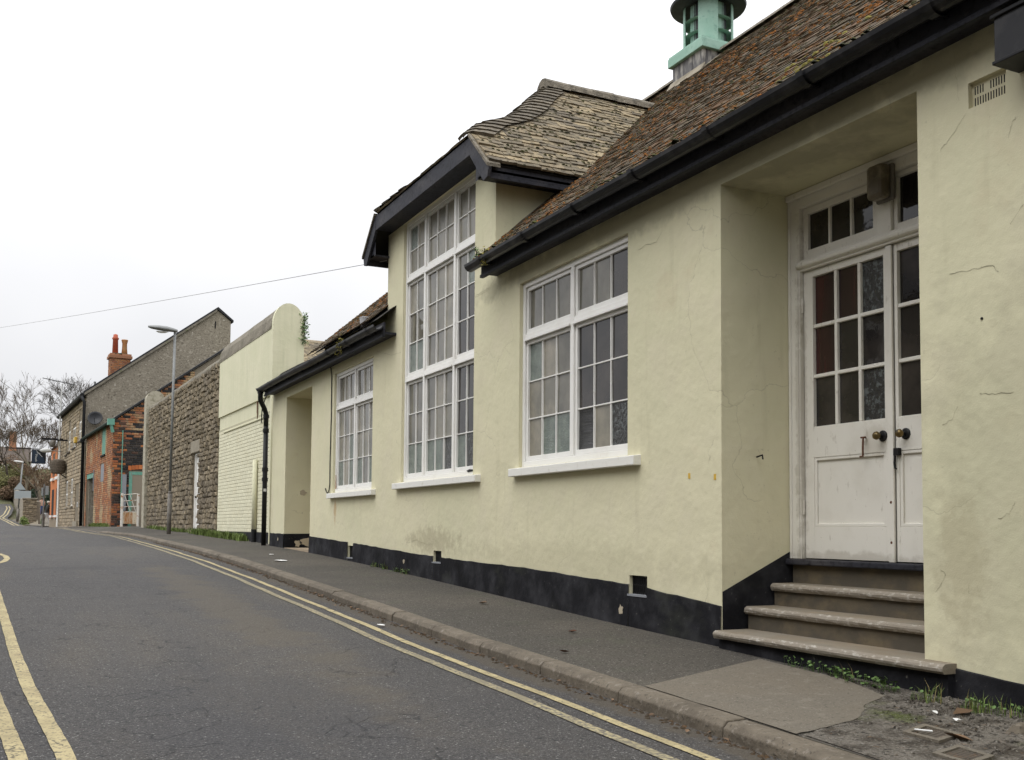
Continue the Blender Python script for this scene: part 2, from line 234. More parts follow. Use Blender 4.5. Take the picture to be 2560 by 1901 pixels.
mk('dead_leaf', (.16, .10, .058), .8, rand=.4)
mk('paper_white', (.72, .72, .70), .8)
mk('cover_iron', (.10, .085, .07), .7, var=[('noise', 12, (.16, .10, .06), .5, .7)], bump=[('noise', 40, .4, .006)])
mk('brass', (.20, .14, .055), .35, metallic=.8, var=[('noise', 20, (.05, .045, .035), .5, .7)])
mk('rusty_iron', (.11, .048, .026), .8, bump=[('noise', 50, .4, .004)])
mk('lamp_glass', (.11, .09, .058), .3, var=[('noise', 9, (.24, .21, .15), .45, .7), ('noise', 14, (.06, .05, .03), .58, .75)], bump=[('fine', 1, .5, .004, (.01, .01, 300))])
mk('cable_grey', (.40, .40, .41), .7)
mk('coat_navy', (.014, .022, .055), .8)
mk('floor_pale', (.34, .27, .19), .9, bump=[('noise', 30, .4, .005)])
mk('far_roof', (.085, .07, .06), .9, var=[('noise', 3, (.12, .095, .075), .45, .7)])
mk('far_white', (.62, .62, .60), .8)
mk('bare_plaster', (.44, .38, .28), .95, bump=[('noise', 30, .4, .004)])
mk('crack_line', (.36, .33, .225), .95)

# ---------------------------------------------------------------- helpers
WL = {}
def wl(p): return WL.get(p.name, Vector((0, 0, 0))) if p else Vector((0, 0, 0))
def props(o, label=None, cat=None, group=None, kind=None):
    if label: o['label'] = label
    if cat: o['category'] = cat
    if group: o['group'] = group
    if kind: o['kind'] = kind
    return o
def thing(name, label, cat, loc=(0, 0, 0), group=None):
    o = bpy.data.objects.new(name, None); o.empty_display_size = .2; COL.objects.link(o)
    o.location = loc; WL[o.name] = Vector(loc); return props(o, label, cat, group)
class Frame:
    """vertical wall frame: s along the wall, d outwards, z up"""
    def __init__(s, p0, out):
        s.p = Vector((p0[0], p0[1])); s.o = Vector(out).normalized(); s.x = Vector((s.o.y, -s.o.x))
    def pt(s, a, d, z):
        q = s.p+s.x*a+s.o*d; return Vector((q.x, q.y, z))
    def rot(s): return Matrix(((s.x.x, s.o.x, 0), (s.x.y, s.o.y, 0), (0, 0, 1)))
class MB:
    def __init__(s): s.v = []; s.f = []
    def add(s, vs, fs):
        n = len(s.v); s.v += [tuple(v) for v in vs]; s.f += [tuple(i+n for i in f) for f in fs]; return s
    def hexa(s, p):
        return s.add(p, [(0, 3, 2, 1), (4, 5, 6, 7), (0, 1, 5, 4), (1, 2, 6, 5), (2, 3, 7, 6), (3, 0, 4, 7)])
    def box(s, a, b):
        (x0, y0, z0), (x1, y1, z1) = a, b
        return s.hexa([(x0, y0, z0), (x1, y0, z0), (x1, y1, z0), (x0, y1, z0), (x0, y0, z1), (x1, y0, z1), (x1, y1, z1), (x0, y1, z1)])
    def fbox(s, F, s0, s1, d0, d1, z0, z1):
        p = F.pt; return s.hexa([p(s0, d0, z0), p(s0, d1, z0), p(s1, d1, z0), p(s1, d0, z0), p(s0, d0, z1), p(s0, d1, z1), p(s1, d1, z1), p(s1, d0, z1)])
    def quad(s, a, b, c, d): return s.add([a, b, c, d], [(0, 1, 2, 3)])
    def poly(s, ps): return s.add(ps, [tuple(range(len(ps)))])
    def prism(s, ps, off):
        n = len(ps); off = Vector(off); q = [Vector(p) for p in ps]
        return s.add(q+[p+off for p in q], [tuple(range(n))[::-1], tuple(range(n, 2*n))]+[(i, (i+1) % n, n+(i+1) % n, n+i) for i in range(n)])
    def tube(s, path, r, n=8, caps=True):
        path = [Vector(p) for p in path]; k = len(path)
        rs = r if isinstance(r, (list, tuple)) else [r]*k; base = len(s.v); up = None
        for i, p in enumerate(path):
            t = (path[min(i+1, k-1)]-path[max(i-1, 0)]).normalized()
            if up is None:
                up = Vector((0, 0, 1)) if abs(t.z) < .9 else Vector((1, 0, 0))
            a = t.cross(up)
            if a.length < 1e-6: a = t.orthogonal()
            a.normalize(); b = a.cross(t); up = b
            for j in range(n):
                w = 2*math.pi*j/n; s.v.append(tuple(p+(a*math.cos(w)+b*math.sin(w))*rs[i]))
        for i in range(k-1):
            for j in range(n):
                s.f.append((base+i*n+j, base+i*n+(j+1) % n, base+(i+1)*n+(j+1) % n, base+(i+1)*n+j))
        if caps: s.f.append(tuple(base+j for j in range(n))[::-1]); s.f.append(tuple(base+(k-1)*n+j for j in range(n)))
        return s
    def lathe(s, c, prof, n=16, axis=None):
        c = Vector(c); base = len(s.v)
        M = Matrix.Identity(3) if axis is None else Vector((0, 0, 1)).rotation_difference(Vector(axis)).to_matrix()
        for r, z in prof:
            for j in range(n):
                w = 2*math.pi*j/n; s.v.append(tuple(c+M @ Vector((r*math.cos(w), r*math.sin(w), z))))
        for i in range(len(prof)-1):
            for j in range(n):
                s.f.append((base+i*n+j, base+i*n+(j+1) % n, base+(i+1)*n+(j+1) % n, base+(i+1)*n+j))
        s.f.append(tuple(base+j for j in range(n))[::-1]); s.f.append(tuple(base+(len(prof)-1)*n+j for j in range(n)))
        return s
    def lump(s, c, r, M=None):
        c = Vector(c); rx, ry, rz = r
        oct_ = [(1, 0, 0), (.3, .95, 0), (-.8, .6, 0), (-.8, -.6, 0), (.3, -.95, 0), (0, 0, 1)]
        vs = []
        for x, y, z in oct_:
            q = random.uniform(.7, 1.25); v = Vector((x*rx*q, y*ry*q, z*rz*q)); vs.append(c+(M @ v if M else v))
        mid = [Vector(vs[i]).lerp(Vector(vs[5]), .5)+((M @ Vector((0, 0, rz*.28))) if M else Vector((0, 0, rz*.28))) for i in range(5)]
        return s.add(vs[:5]+mid+[vs[5]], [(i, (i+1) % 5, 5+(i+1) % 5, 5+i) for i in range(5)]+[(5+i, 5+(i+1) % 5, 10) for i in range(5)])
    def build(s, name, mat, parent=None, smooth=False, kind=None, label=None, cat=None, group=None, bevel=0, loc=None):
        if loc is None:
            if parent: loc = wl(parent)
            else:
                a = np.array(s.v); loc = Vector(((a[:, 0].min()+a[:, 0].max())/2, (a[:, 1].min()+a[:, 1].max())/2, a[:, 2].min()))
        loc = Vector(loc); me = bpy.data.meshes.new(name)
        me.from_pydata([tuple(Vector(v)-loc) for v in s.v], [], s.f); me.materials.append(MAT[mat] if isinstance(mat, str) else mat)
        if smooth: me.polygons.foreach_set('use_smooth', [True]*len(me.polygons))
        me.update()
        o = bpy.data.objects.new(name, me); COL.objects.link(o); WL[o.name] = loc
        if parent: o.parent = parent; o.location = loc-wl(parent)
        else: o.location = loc
        if bevel:
            b = o.modifiers.new('edge', 'BEVEL'); b.width = bevel; b.segments = 2; b.limit_method = 'ANGLE'
        return props(o, label, cat, group, kind)
def piece(name, me, M, parent):
    o = bpy.data.objects.new(name, me); COL.objects.link(o); o.parent = parent
    M = M.copy(); M.translation -= wl(parent); o.matrix_basis = M; return o
def mesh_of(name, vs, fs, mat):
    me = bpy.data.meshes.new(name); me.from_pydata(vs, [], fs); me.materials.append(MAT[mat]); me.update(); return me

def block_variants(rnd, rough, n=6):
    """chamfered block: X and Z in -.5....5, Y from back (-1) to face (about 0..1)"""
    out = []
    for k in range(n):
        j = lambda a: rnd.uniform(-a, a)
        c = .06+.10*rough; vs = []
        for x, z in ((-.5, -.5), (.5, -.5), (.5, .5), (-.5, .5)): vs.append((x, -1, z))
        for x, z in ((-.5, -.5), (.5, -.5), (.5, .5), (-.5, .5)): vs.append((x*(1-j(.08*rough)), .35+j(.3*rough), z*(1-j(.10*rough))))
        for x, z in ((-.5, -.5), (.5, -.5), (.5, .5), (-.5, .5)): vs.append((x*(1-c*2)+j(.10*rough), 1+j(.55*rough), z*(1-c*2)+j(.10*rough)))
        vs.append((j(.15), 1.05+j(.4*rough)+.2*rough, j(.15)))
        fs = []
        for i in range(4):
            a, b = i, (i+1) % 4
            fs += [(a, b, 4+b, 4+a), (4+a, 4+b, 8+b, 8+a), (8+a, 8+b, 12)]
        fs = [f[::-1] for f in fs]
        out.append((vs, fs))
    return out
def cam_size(p): return 1/max(.5, (Vector(p)-CAM).length)
def masonry(parent, name, F, z0, z1, course, length, intervals, mat, rough=.2, gap=.012, face=.012, nparts=300, seed=1, vary=.25, matf=None, stuffname=None):
    rnd = random.Random(seed); V = block_variants(rnd, rough); items = []
    z = z0; k = 0
    while z < z1-.3*course:
        h = course*(1+rnd.uniform(-vary, vary)*.5); zc = z+h/2
        for a, b in intervals(zc):
            x = a-(length*.5 if k % 2 else 0)*rnd.uniform(.8, 1.1)
            while x < b-.02:
                l = length*(1+rnd.uniform(-vary, vary)); s0, s1 = max(a, x), min(b, x+l); x += l
                if s1-s0 < .05: continue
                items.append((s0, s1, zc, h))
        z += h; k += 1
    rot = F.rot()
    items.sort(key=lambda t: -cam_size(F.pt((t[0]+t[1])/2, 0, t[2])))
    mats = {mat} if not matf else None
    cache = {}; stuff = {}
    for i, (s0, s1, zc, h) in enumerate(items):
        sc = (s0+s1)/2; m = matf(sc, zc, rnd) if matf else mat
        vs, fs = V[i % len(V)]
        S = Matrix.Diagonal((s1-s0-gap, face*(1+rnd.uniform(-.5, .5)*min(1, rough*2)), h-gap)).to_3x3()
        M = (rot @ S @ Matrix.Rotation(rnd.uniform(-.03, .03)*rough, 3, 'Y')).to_4x4(); M.translation = F.pt(sc, 0, zc+(rnd.uniform(-.16, .16)*h if rough > .6 else 0))
        if i < nparts:
            key = (i % len(V), m)
            if key not in cache: cache[key] = mesh_of(name, vs, fs, m)
            piece(name, cache[key], M, parent)
        else:
            mb = stuff.setdefault(m, MB()); mb.add([M @ Vector(v) for v in vs], fs)
    for m, mb in stuff.items(): mb.build(stuffname or name+'_courses', m, parent, kind='stuff')

def tile_variants(rnd, n=6):
    out = []
    for k in range(n):
        j = lambda a: rnd.uniform(-a, a)
        y0 = [j(.03) for _ in range(3)]; zt = [1+j(.15) for _ in range(3)]
        xs = (-.5, j(.15), .5); vs = []
        for i, x in enumerate(xs): vs += [(x, y0[i], zt[i]), (x, y0[i]+.01, zt[i]-.95), (x, 1, .35), (x, 1, -.1)]
        fs = []
        for i in range(2):
            a, b = 4*i, 4*i+4
            fs += [(a, a+2, b+2, b), (a, b, b+1, a+1)]
        fs += [(0, 1, 3, 2), (8, 10, 11, 9)]
        out.append((vs, fs))
    return out
def tiling(parent, name, org, along, up, v1, gauge, width, thick, intervals, mat, nparts, seed, vis=None, stuffname=None, lap=2.1, edges=None):
    """org: eaves origin, along: unit vector on the eaves, up: unit vector up the slope"""
    rnd = random.Random(seed); V = tile_variants(rnd); along = Vector(along); up = Vector(up); nrm = along.cross(up)
    if nrm.z < 0: nrm = -nrm; flip = True
    else: flip = False
    items = []; v = 0; k = 0; org = Vector(org)
    while v < v1:
        for a, b in intervals(v):
            x = a-(width*.5 if k % 2 else 0)-rnd.random()*.03
            while x < b-.01:
                w = width*(1+rnd.uniform(-.3, .3)); s0, s1 = max(a, x), min(b, x+w); x += w
                if s1-s0 < .03: continue
                items.append(((s0+s1)/2, s1-s0, v+rnd.uniform(-.007, .007)))
        v += gauge*(1+rnd.uniform(-.06, .06)); k += 1
    items.sort(key=lambda t: -(cam_size(org+along*t[0]+up*t[2])*(1 if (vis is None or vis(t[0], t[2])) else .01)))
    B = Matrix(((along.x, up.x, nrm.x), (along.y, up.y, nrm.y), (along.z, up.z, nrm.z)))
    cache = {}; mb = MB()
    for i, (s, w, v) in enumerate(items):
        vs, fs = V[i % len(V)]
        if flip: fs = [f[::-1] for f in fs]
        M = (B @ Matrix.Rotation(rnd.uniform(-.015, .015), 3, 'Z') @ Matrix.Rotation(rnd.uniform(-.03, .03), 3, 'Y') @ Matrix.Diagonal((w-.006, gauge*lap, thick*rnd.uniform(.75, 1.3))).to_3x3()).to_4x4()
        M.translation = org+along*s+up*v
        if i < nparts:
            key = i % len(V)
            if key not in cache: cache[key] = mesh_of(name, vs, fs, mat)
            piece(name, cache[key], M, parent)
        else: mb.add([M @ Vector(q) for q in vs], fs)
        if edges is not None: edges.append((org+along*s+up*v+nrm*thick, B))
    if mb.v: mb.build(stuffname or name+'_courses', mat, parent, kind='stuff')

# ---------------------------------------------------------------- ground levels
YB = [-60, -20, 0, 3.4, 5.8, 7.1, 8.6, 10.5, 13.2, 15.8, 19.2, 24.4, 27.7, 31.3, 35.7, 40, 50, 62, 66, 75, 80, 90, 110, 130, 160]
ZB = [-1.6, -.2, .52, .640, .715, .755, .82, .896, 1.0, 1.085, 1.165, 1.26, 1.335, 1.385, 1.455, 1.5, 1.525, 1.47, 1.48, 1.75, 1.95, 2.4, 3.4, 4.3, 5.4]
_yy = np.linspace(-60, 160, 2201); _zz = np.interp(_yy, YB, ZB)
_k = np.ones(15)/15; _zz = np.convolve(np.pad(_zz, 7, 'edge'), _k, 'valid')
zb = lambda y: float(np.interp(y, _yy, _zz))
XK = lambda y: float(np.interp(y, [-60, 22, 25, 28, 33, 40, 48, 56, 62, 66], [-1.40, -1.40, -1.43, -1.52, -2.0, -2.25, -2.35, -2.5, -2.7, -2.8]))   # kerb face
def road_z(x, y):
    c = (XK(y)-4.9)/2; w = 1.75
    return zb(y)-.112+.03*(1-((x-c)/w)**2 if abs(x-c) < w else 0)
drop = lambda y: float(np.interp(y, [32.4, 33.8, 44.8, 46.2], [0, 1, 1, 0]))      # lowered crossing at the gateway
def pave_z(x, y): return zb(y)+.025*min(x, 0)-.05*drop(y)*min(1, max(0, (-x-1.25)/.6))
fpz = lambda y: float(np.interp(y, [60, 66, 75, 90, 105, 118], [1.46, 1.44, 1.62, 2.05, 2.45, 2.8]))
def hill(x, y):
    h = zb(min(y, 159))-.25
    if y > 64: h += (fpz(y)-.2-h)*min(1, max(0, (x+4.2)/1.2))
    if y > 118: h += .20*(min(y, 150)-118)*min(1, max(0, (x+9)/8 if x < -1 else 1))
    return h
def strip(name, xs_of, ys, zf, mat, kind='structure', nx=12, parent=None, **k):
    mb = MB(); ys = list(ys)
    for y in ys:
        a, b = xs_of(y)
        for i in range(nx+1):
            x = a+(b-a)*i/nx; mb.v.append((x, y, zf(x, y)))
    for j in range(len(ys)-1):
        for i in range(nx):
            p = j*(nx+1)+i; mb.f.append((p, p+1, p+nx+2, p+nx+1))
    return mb.build(name, mat, parent, smooth=True, kind=kind, loc=(0, 0, 0), **k)
rng = lambda a, b, n: [a+(b-a)*i/n for i in range(n+1)]
# ground: one sheet to the horizon
gx = [-900, -300, -120, -60, -30, -18, -12, -9, -7, -5.5, -4.2, -3, -2, -1, .5, 3, 6, 10, 16, 30, 60, 150, 900]
gy = [-900, -200, -60, -30, -10, 0, 5, 10, 15, 20, 25, 30, 35, 40, 50, 60, 64, 68, 72, 76, 80, 85, 90, 95, 100, 105, 110, 115, 118, 122, 126, 130, 135, 140, 150, 160, 175, 190, 260, 900]
mb = MB()
for y in gy:
    for x in gx: mb.v.append((x, y, hill(x, max(-60, y))))
for j in range(len(gy)-1):
    for i in range(len(gx)-1):
        p = j*len(gx)+i; mb.f.append((p, p+1, p+len(gx)+1, p+len(gx)))
mb.build('ground', 'soil', smooth=True, kind='structure', loc=(0, 0, 0))
XL = -4.95
strip('road', lambda y: (XL, XK(y)+.01), rng(-40, 66, 160), road_z, 'asphalt', nx=24)
# far road beyond the junction, climbing to the left, and the footpath to its right
XR = lambda y: float(np.interp(y, [66, 70, 78, 84, 92, 105, 120, 135, 150], [-1.2, -3.5, -3.95, -4.45, -4.15, -3.95, -4.2, -5.0, -6.5]))
strip('far_road', lambda y: (-9.5, XR(y)), rng(66, 150, 60), lambda x, y: zb(y)-.1, 'asphalt', nx=8)
strip('footpath', lambda y: (XR(y)+.15, 3.0), rng(66.2, 116, 30), lambda x, y: fpz(y), 'concrete_slab', nx=6)
strip('pavement', lambda y: (XK(y)+.125, .7), rng(-40, 66, 150), pave_z, 'pavement_asphalt', nx=10)
strip('far_pavement', lambda y: (-7.2, XL-.125), rng(-40, 62, 60), lambda x, y: zb(y)-.03, 'pavement_asphalt', nx=3)

# kerbs: one stone after another
def kerb(name, label, xf, y0, y1, flat, L=.915, side=1, npart=300):
    root = thing(name, None, None, (xf(y0), y0, zb(y0)-.2)); root['kind'] = 'structure'; [root.pop(q, None) for q in ('category', 'label')]
    y = y0; rnd = random.Random(3)
    while y < y1:
        ye = min(y+L, y1); g = .006; a, b = y+g, ye-g; m = MB()
        dz = rnd.uniform(-.004, .004); dx = rnd.uniform(-.006, .006)
        def sec(yy):
            xx = xf(yy)+dx; h = pave_z(xx+.13*side, yy) if side > 0 else zb(yy)-.03
            t = h+dz; lo = t-.25; up = flat(yy)
            t2 = t-(.075*(1-up)) if up < 1 else t
            w = .13*side
            return [(xx-.012*side, yy, lo), (xx-.004*side, yy, t2-.03), (xx+.022*side, yy, t2-.003), (xx+w, yy, t2+.002), (xx+w, yy, lo)]
        A, B = sec(a), sec(b)
        m.add(A+B, [(0, 1, 6, 5), (1, 2, 7, 6), (2, 3, 8, 7), (3, 4, 9, 8), (4, 3, 2, 1, 0), (5, 6, 7, 8, 9)])
        m.build('kerbstone', 'kerb_stone', root, bevel=.006)
        y = ye
    return root
kerb('kerb', '', XK, -8, 64, lambda y: 1)
kerb('kerb', '', lambda y: XL, -8, 61, lambda y: 1, side=-1)

# yellow lines
def line(name, xc, w, ys, mat, zf=road_z, up=.005):
    rj = random.Random(7); ys = [ys[0]+(ys[-1]-ys[0])*i/(len(ys)*3) for i in range(len(ys)*3+1)]
    strip(name, lambda y: (xc(y)-w/2+rj.uniform(-.0022, .0022), xc(y)+w/2+rj.uniform(-.0022, .0022)), ys, lambda x, y: zf(x, y)+up, mat, nx=2)
jig = lambda y: .006*math.sin(y*1.7)+.004*math.sin(y*4.1)
line('yellow_line', lambda y: XK(y)-.325+jig(y), .062, rng(-10, 44, 120), 'line_yellow')
line('yellow_line', lambda y: XK(y)-.50+jig(y+3), .068, rng(-10, 44, 120), 'line_worn')
LX = lambda y: float(np.interp(y, [-10, 3, 4.6, 5.2, 6.1, 7.5, 9.8, 12.1, 13], [-4.05, -4.12, -4.17, -4.21, -4.27, -4.335, -4.42, -4.50, -4.54]))
line('yellow_line', LX, .07, rng(-6, 13, 60), 'line_yellow')
line('yellow_line', lambda y: LX(y)-.165-.006*max(0, y-4), .07, rng(-6, 13, 60), 'line_yellow')
# the yellow line that rounds the corner of the side turning
mb = MB()
arc = [(-4.95, 19.2), (-4.72, 19.0), (-4.52, 18.4), (-4.42, 17.6), (-4.39, 16.8), (-4.43, 16.1), (-4.55, 15.5), (-4.75, 15.2), (-4.95, 15.1)]
for i, (x, y) in enumerate(arc):
    a = Vector(arc[min(i+1, 8)])-Vector(arc[max(i-1, 0)]); n = Vector((a.y, -a.x)).normalized()*.04
    for q in (1, -1): mb.v.append((x+n.x*q, y+n.y*q, road_z(x, y)+.006))
    if i: mb.f.append((2*i-2, 2*i-1, 2*i+1, 2*i))
mb.build('yellow_line', 'line_yellow', kind='structure')
line('yellow_line', lambda y: XR(y)-.30, .10, rng(69, 112, 60), 'line_yellow', lambda x, y: zb(y)-.1)
line('yellow_line', lambda y: XR(y)-.55, .10, rng(69, 112, 60), 'line_yellow', lambda x, y: zb(y)-.1)
strip('white_line', lambda y: (-4.9, -3.9), [65.2, 65.7], lambda x, y: road_z(x, y)+.006, 'line_white', nx=3)
# pale concrete patch and worn gravel edge on the near pavement
def sheet(name, ps, mat, up, kind='structure', n=10):
    mb = MB(); c = sum((Vector(p) for p in ps), Vector((0, 0)))/len(ps); rings = []
    for k in range(n+1):
        f = k/n; ring = []
        for p in ps:
            q = c.lerp(Vector(p), f); ring.append(len(mb.v)); mb.v.append((q.x, q.y, pave_z(q.x, q.y)+up))
        rings.append(ring)
    m = len(ps)
    for k in range(n):
        for i in range(m):
            a, b = rings[k][i], rings[k][(i+1) % m]; d, e = rings[k+1][i], rings[k+1][(i+1) % m]
            mb.f.append((a, d, e, b) if k else (a, d, e))
    mb.build(name, mat, kind=kind, loc=(0, 0, 0))
def rough_poly(ps, n=8, a=.012, seed=2):
    rnd = random.Random(seed); out = []
    for i in range(len(ps)):
        p, q = Vector(ps[i]), Vector(ps[(i+1) % len(ps)])
        for k in range(n):
            v = p.lerp(q, k/n)+Vector((rnd.uniform(-a, a), rnd.uniform(-a, a))); out.append((v.x, v.y))
    return out
GR = [(-1.26, 1.5), (-1.27, 3.52), (-1.0, 3.62), (-.80, 3.68), (-.60, 3.86), (-.30, 4.02), (-.10, 4.3), (-.02, 4.7), (.05, 5.0), (.1, 1.5)]
sheet('gravel_verge', rough_poly(GR, 8, .02)[::-1], 'verge_gravel', .004)
sheet('concrete_patch', rough_poly([(-1.268, 4.76), (-1.272, 3.55), (-1.0, 3.60), (-.80, 3.66), (-.55, 3.87), (-.30, 3.98), (-.16, 4.4), (-.12, 5.19)], 8, .005, 5), 'concrete_slab', .006)

# ================================================================ the cream school hall
HALL = thing('school_hall', 'long cream rendered hall with mossy tiled roof and white small-paned windows', 'building', (0, 8, .6))
FM = Frame((0, 0), (-1, 0))                       # s = y, d = -x
K = .87; EX, EZ = -.22, 4.2; RX = 3.9; RZ = EZ+K*(RX-EX)
roof_z = lambda x: EZ+K*(x-EX)
DC, DRZ, DE, DK = 11.08, 7.0, 5.15, .949           # dormer: centre, ridge, side eaves height, pitch
Y0, Y1, YV = -5.0, 19.25, 15.82                   # near end, far end, verge of the tiled roof
OPEN = dict(door=(3.995, 5.727, .2, 3.916, .66), win_big=(6.925, 8.87, 2.094, 3.886, .10), win_tall=(9.956, 12.188, 2.076, 5.36, .10), win_small=(13.34, 15.2, 2.03, 3.842, .10),
            alcove=(16.473, 18.199, .2, 3.816, 1.6), v1=(14.10, 14.36, 1.08, 1.25, .045), v2=(10.81, 11.05, 1.12, 1.25, .045), v3=(6.645, 6.895, 1.0, 1.15, .045), ab=(3.435, 3.66, 3.69, 3.825, .035))
def wall_grid(F, s0, s1, z0, ztop, opens, name, mat, parent, extra_s=(), extra_z=()):
    ss = sorted({s0, s1, *extra_s, *[v for o in opens for v in o[:2]]}); mb = MB()
    zs = sorted({z0, *extra_z, *[v for o in opens for v in o[2:4]]})
    def split(v, st):
        out = []
        for a, b in zip(v[:-1], v[1:]):
            n = max(1, int((b-a)/st)); out += [a+(b-a)*i/n for i in range(n)]
        return out+[v[-1]]
    ss = split([s for s in ss if s0 <= s <= s1], 1.5); vi = {}
    def vert(s, z):
        k = (round(s, 4), round(z, 4))
        if k not in vi: vi[k] = len(mb.v); mb.v.append(tuple(F.pt(s, 0, z)))
        return vi[k]
    for a, b in zip(ss[:-1], ss[1:]):
        t = ztop((a+b)/2); zz = split([z for z in zs if z < t]+[t], 1.5)
        for c, d in zip(zz[:-1], zz[1:]):
            m, n = (a+b)/2, (c+d)/2
            if any(o[0] < m < o[1] and o[2] < n < o[3] for o in opens): continue
            mb.f.append((vert(a, c), vert(a, d), vert(b, d), vert(b, c)))
    for o in opens:
        a, b, c, d, dep = o; p = F.pt
        for q in ([(a, 0, c), (a, -dep, c), (a, -dep, d), (a, 0, d)], [(b, 0, c), (b, 0, d), (b, -dep, d), (b, -dep, c)], [(a, 0, d), (a, -dep, d), (b, -dep, d), (b, 0, d)], [(a, 0, c), (b, 0, c), (b, -dep, c), (a, -dep, c)]):
            mb.quad(*[p(*r) for r in q])
    return mb.build(name, mat, parent)
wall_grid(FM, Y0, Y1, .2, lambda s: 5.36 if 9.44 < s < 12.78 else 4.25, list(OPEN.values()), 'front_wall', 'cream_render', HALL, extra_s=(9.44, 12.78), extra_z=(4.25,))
m = MB()   # far end, near end, rear, verge gable and dormer cheeks
m.quad((0, Y1, .2), (8, Y1, .2), (8, Y1, 4.2), (0, Y1, 4.2)); m.quad((0, Y0, .2), (0, Y0, 4.2), (8, Y0, 4.2), (8, Y0, .2)); m.quad((8, Y0, .2), (8, Y0, 4.2), (8, Y1, 4.2), (8, Y1, .2))
m.poly([(0, YV-.04, 4.0), (0, YV-.04, roof_z(0)-.06), (RX, YV-.04, RZ-.06), (8, YV-.04, roof_z(0)-.1), (8, YV-.04, 4.0)])
m.poly([(0, Y0, 4.2), (0, Y0, roof_z(0)-.06), (RX, Y0, RZ-.06), (8, Y0, 4.2)])
m.build('end_wall', 'cream_render', HALL)
for y in (9.44, 12.78): m = MB(); m.poly([(0, y, 4.25), (0, y, 5.40), (1.35, y, 5.40), (.1, y, 4.25)]); m.build('dormer_cheek', 'cream_render', HALL)
# back of the alcove and its floor
m = MB(); m.quad((1.55, 16.4, .2), (1.55, 18.25, .2), (1.55, 18.25, 3.9), (1.55, 16.4, 3.9)); m.build('alcove_back', 'cream_render', HALL)
m = MB(); m.box((.003, 16.475, .9), (1.56, 18.197, 1.145)); m.build('alcove_floor', 'floor_pale', HALL)
# black tarred base
TAR = [(-5, .45), (3.4, .777), (3.87, .815), (5.727, .985), (6.75, 1.07), (8.65, 1.14), (10.4, 1.17), (11.6, 1.20), (13.2, 1.26), (15.85, 1.345), (16.473, 1.365), (18.199, 1.39), (19.25, 1.40)]
tar = lambda s: float(np.interp(s, [t[0] for t in TAR], [t[1] for t in TAR]))
def tarband(s0, s1, rnd=random.Random(4), cut=()):
    m = MB(); n = max(2, int((s1-s0)/.12)); th = .010
    for i in range(n+1):
        s = s0+(s1-s0)*i/n; t = tar(s)+rnd.uniform(-.004, .004); lo = zb(s)-.3
        for d, z in ((0.0, lo), (th+.012, lo), (th, t-.006), (0.001, t)): m.v.append(tuple(FM.pt(s, d, z)))
    for i in range(n):
        for a in range(3): p = 4*i+a; m.f.append((p, p+4, p+5, p+1))
    return m
for a, b in ((Y0, 3.99), (5.727, 6.645), (6.895, 10.81), (11.05, 14.10), (14.36, 16.473), (18.199, Y1+.01)): tarband(a, b).build('tar_plinth', 'tar_black', HALL)
for a, b, z in ((6.645, 6.895, .998), (10.81, 11.05, 1.118), (14.10, 14.36, 1.078)): m = MB(); m.fbox(FM, a, b, 0, .012, .5, z); m.build('tar_plinth', 'tar_black', HALL)
# tar on the porch and alcove reveals
m = MB(); m.prism([(.004, 5.7225, .6), (.655, 5.7225, .6), (.655, 5.7225, 1.385), (.004, 5.7225, 1.085)], (0, .02, 0)); m.build('reveal_tar', 'tar_black', HALL)
m = MB(); m.prism([(-.004, 18.189, .9), (1.5, 18.189, .9), (1.5, 18.189, 1.41), (-.004, 18.189, 1.39)], (0, .02, 0)); m.build('reveal_tar', 'tar_black', HALL)
def blotch(F, s, z, rs, rz, mat, name, d=.006, seed=1, n=14):
    rnd = random.Random(seed); ps = []
    for i in range(n):
        w = 2*math.pi*i/n; q = rnd.uniform(.65, 1.2); ps.append(F.pt(s+rs*math.cos(w)*q, .001, z+rz*math.sin(w)*q))
    m = MB(); m.prism(ps, F.pt(0, d, 0)-F.pt(0, 0, 0)); m.build(name, mat, HALL)
FR = Frame((0, 18.199), (0, -1))                    # alcove far reveal: s = -x
for i, (s, z, a, b, mt) in enumerate([(-.42, 1.25, .13, .08, 'bare_plaster'), (-.25, 1.22, .07, .06, 'bare_plaster'), (-.75, 1.22, .05, .06, 'bare_plaster'), (-.33, 2.13, .07, .05, 'bare_plaster'), (-.5, 1.74, .06, .05, 'bare_plaster')]):
    blotch(FR, s, z, a, b, mt, 'bare_patch', .0125 if z < 1.4 else .003, i)
blotch(FM, 7.0, .87, .035, .04, 'bare_plaster', 'bare_patch', .014, 9)
for i, s in enumerate((3.0, 12.0, 18.6)): blotch(FM, s, zb(s)+.14, .03, .03, 'bare_plaster', 'bare_patch', .014, 20+i)
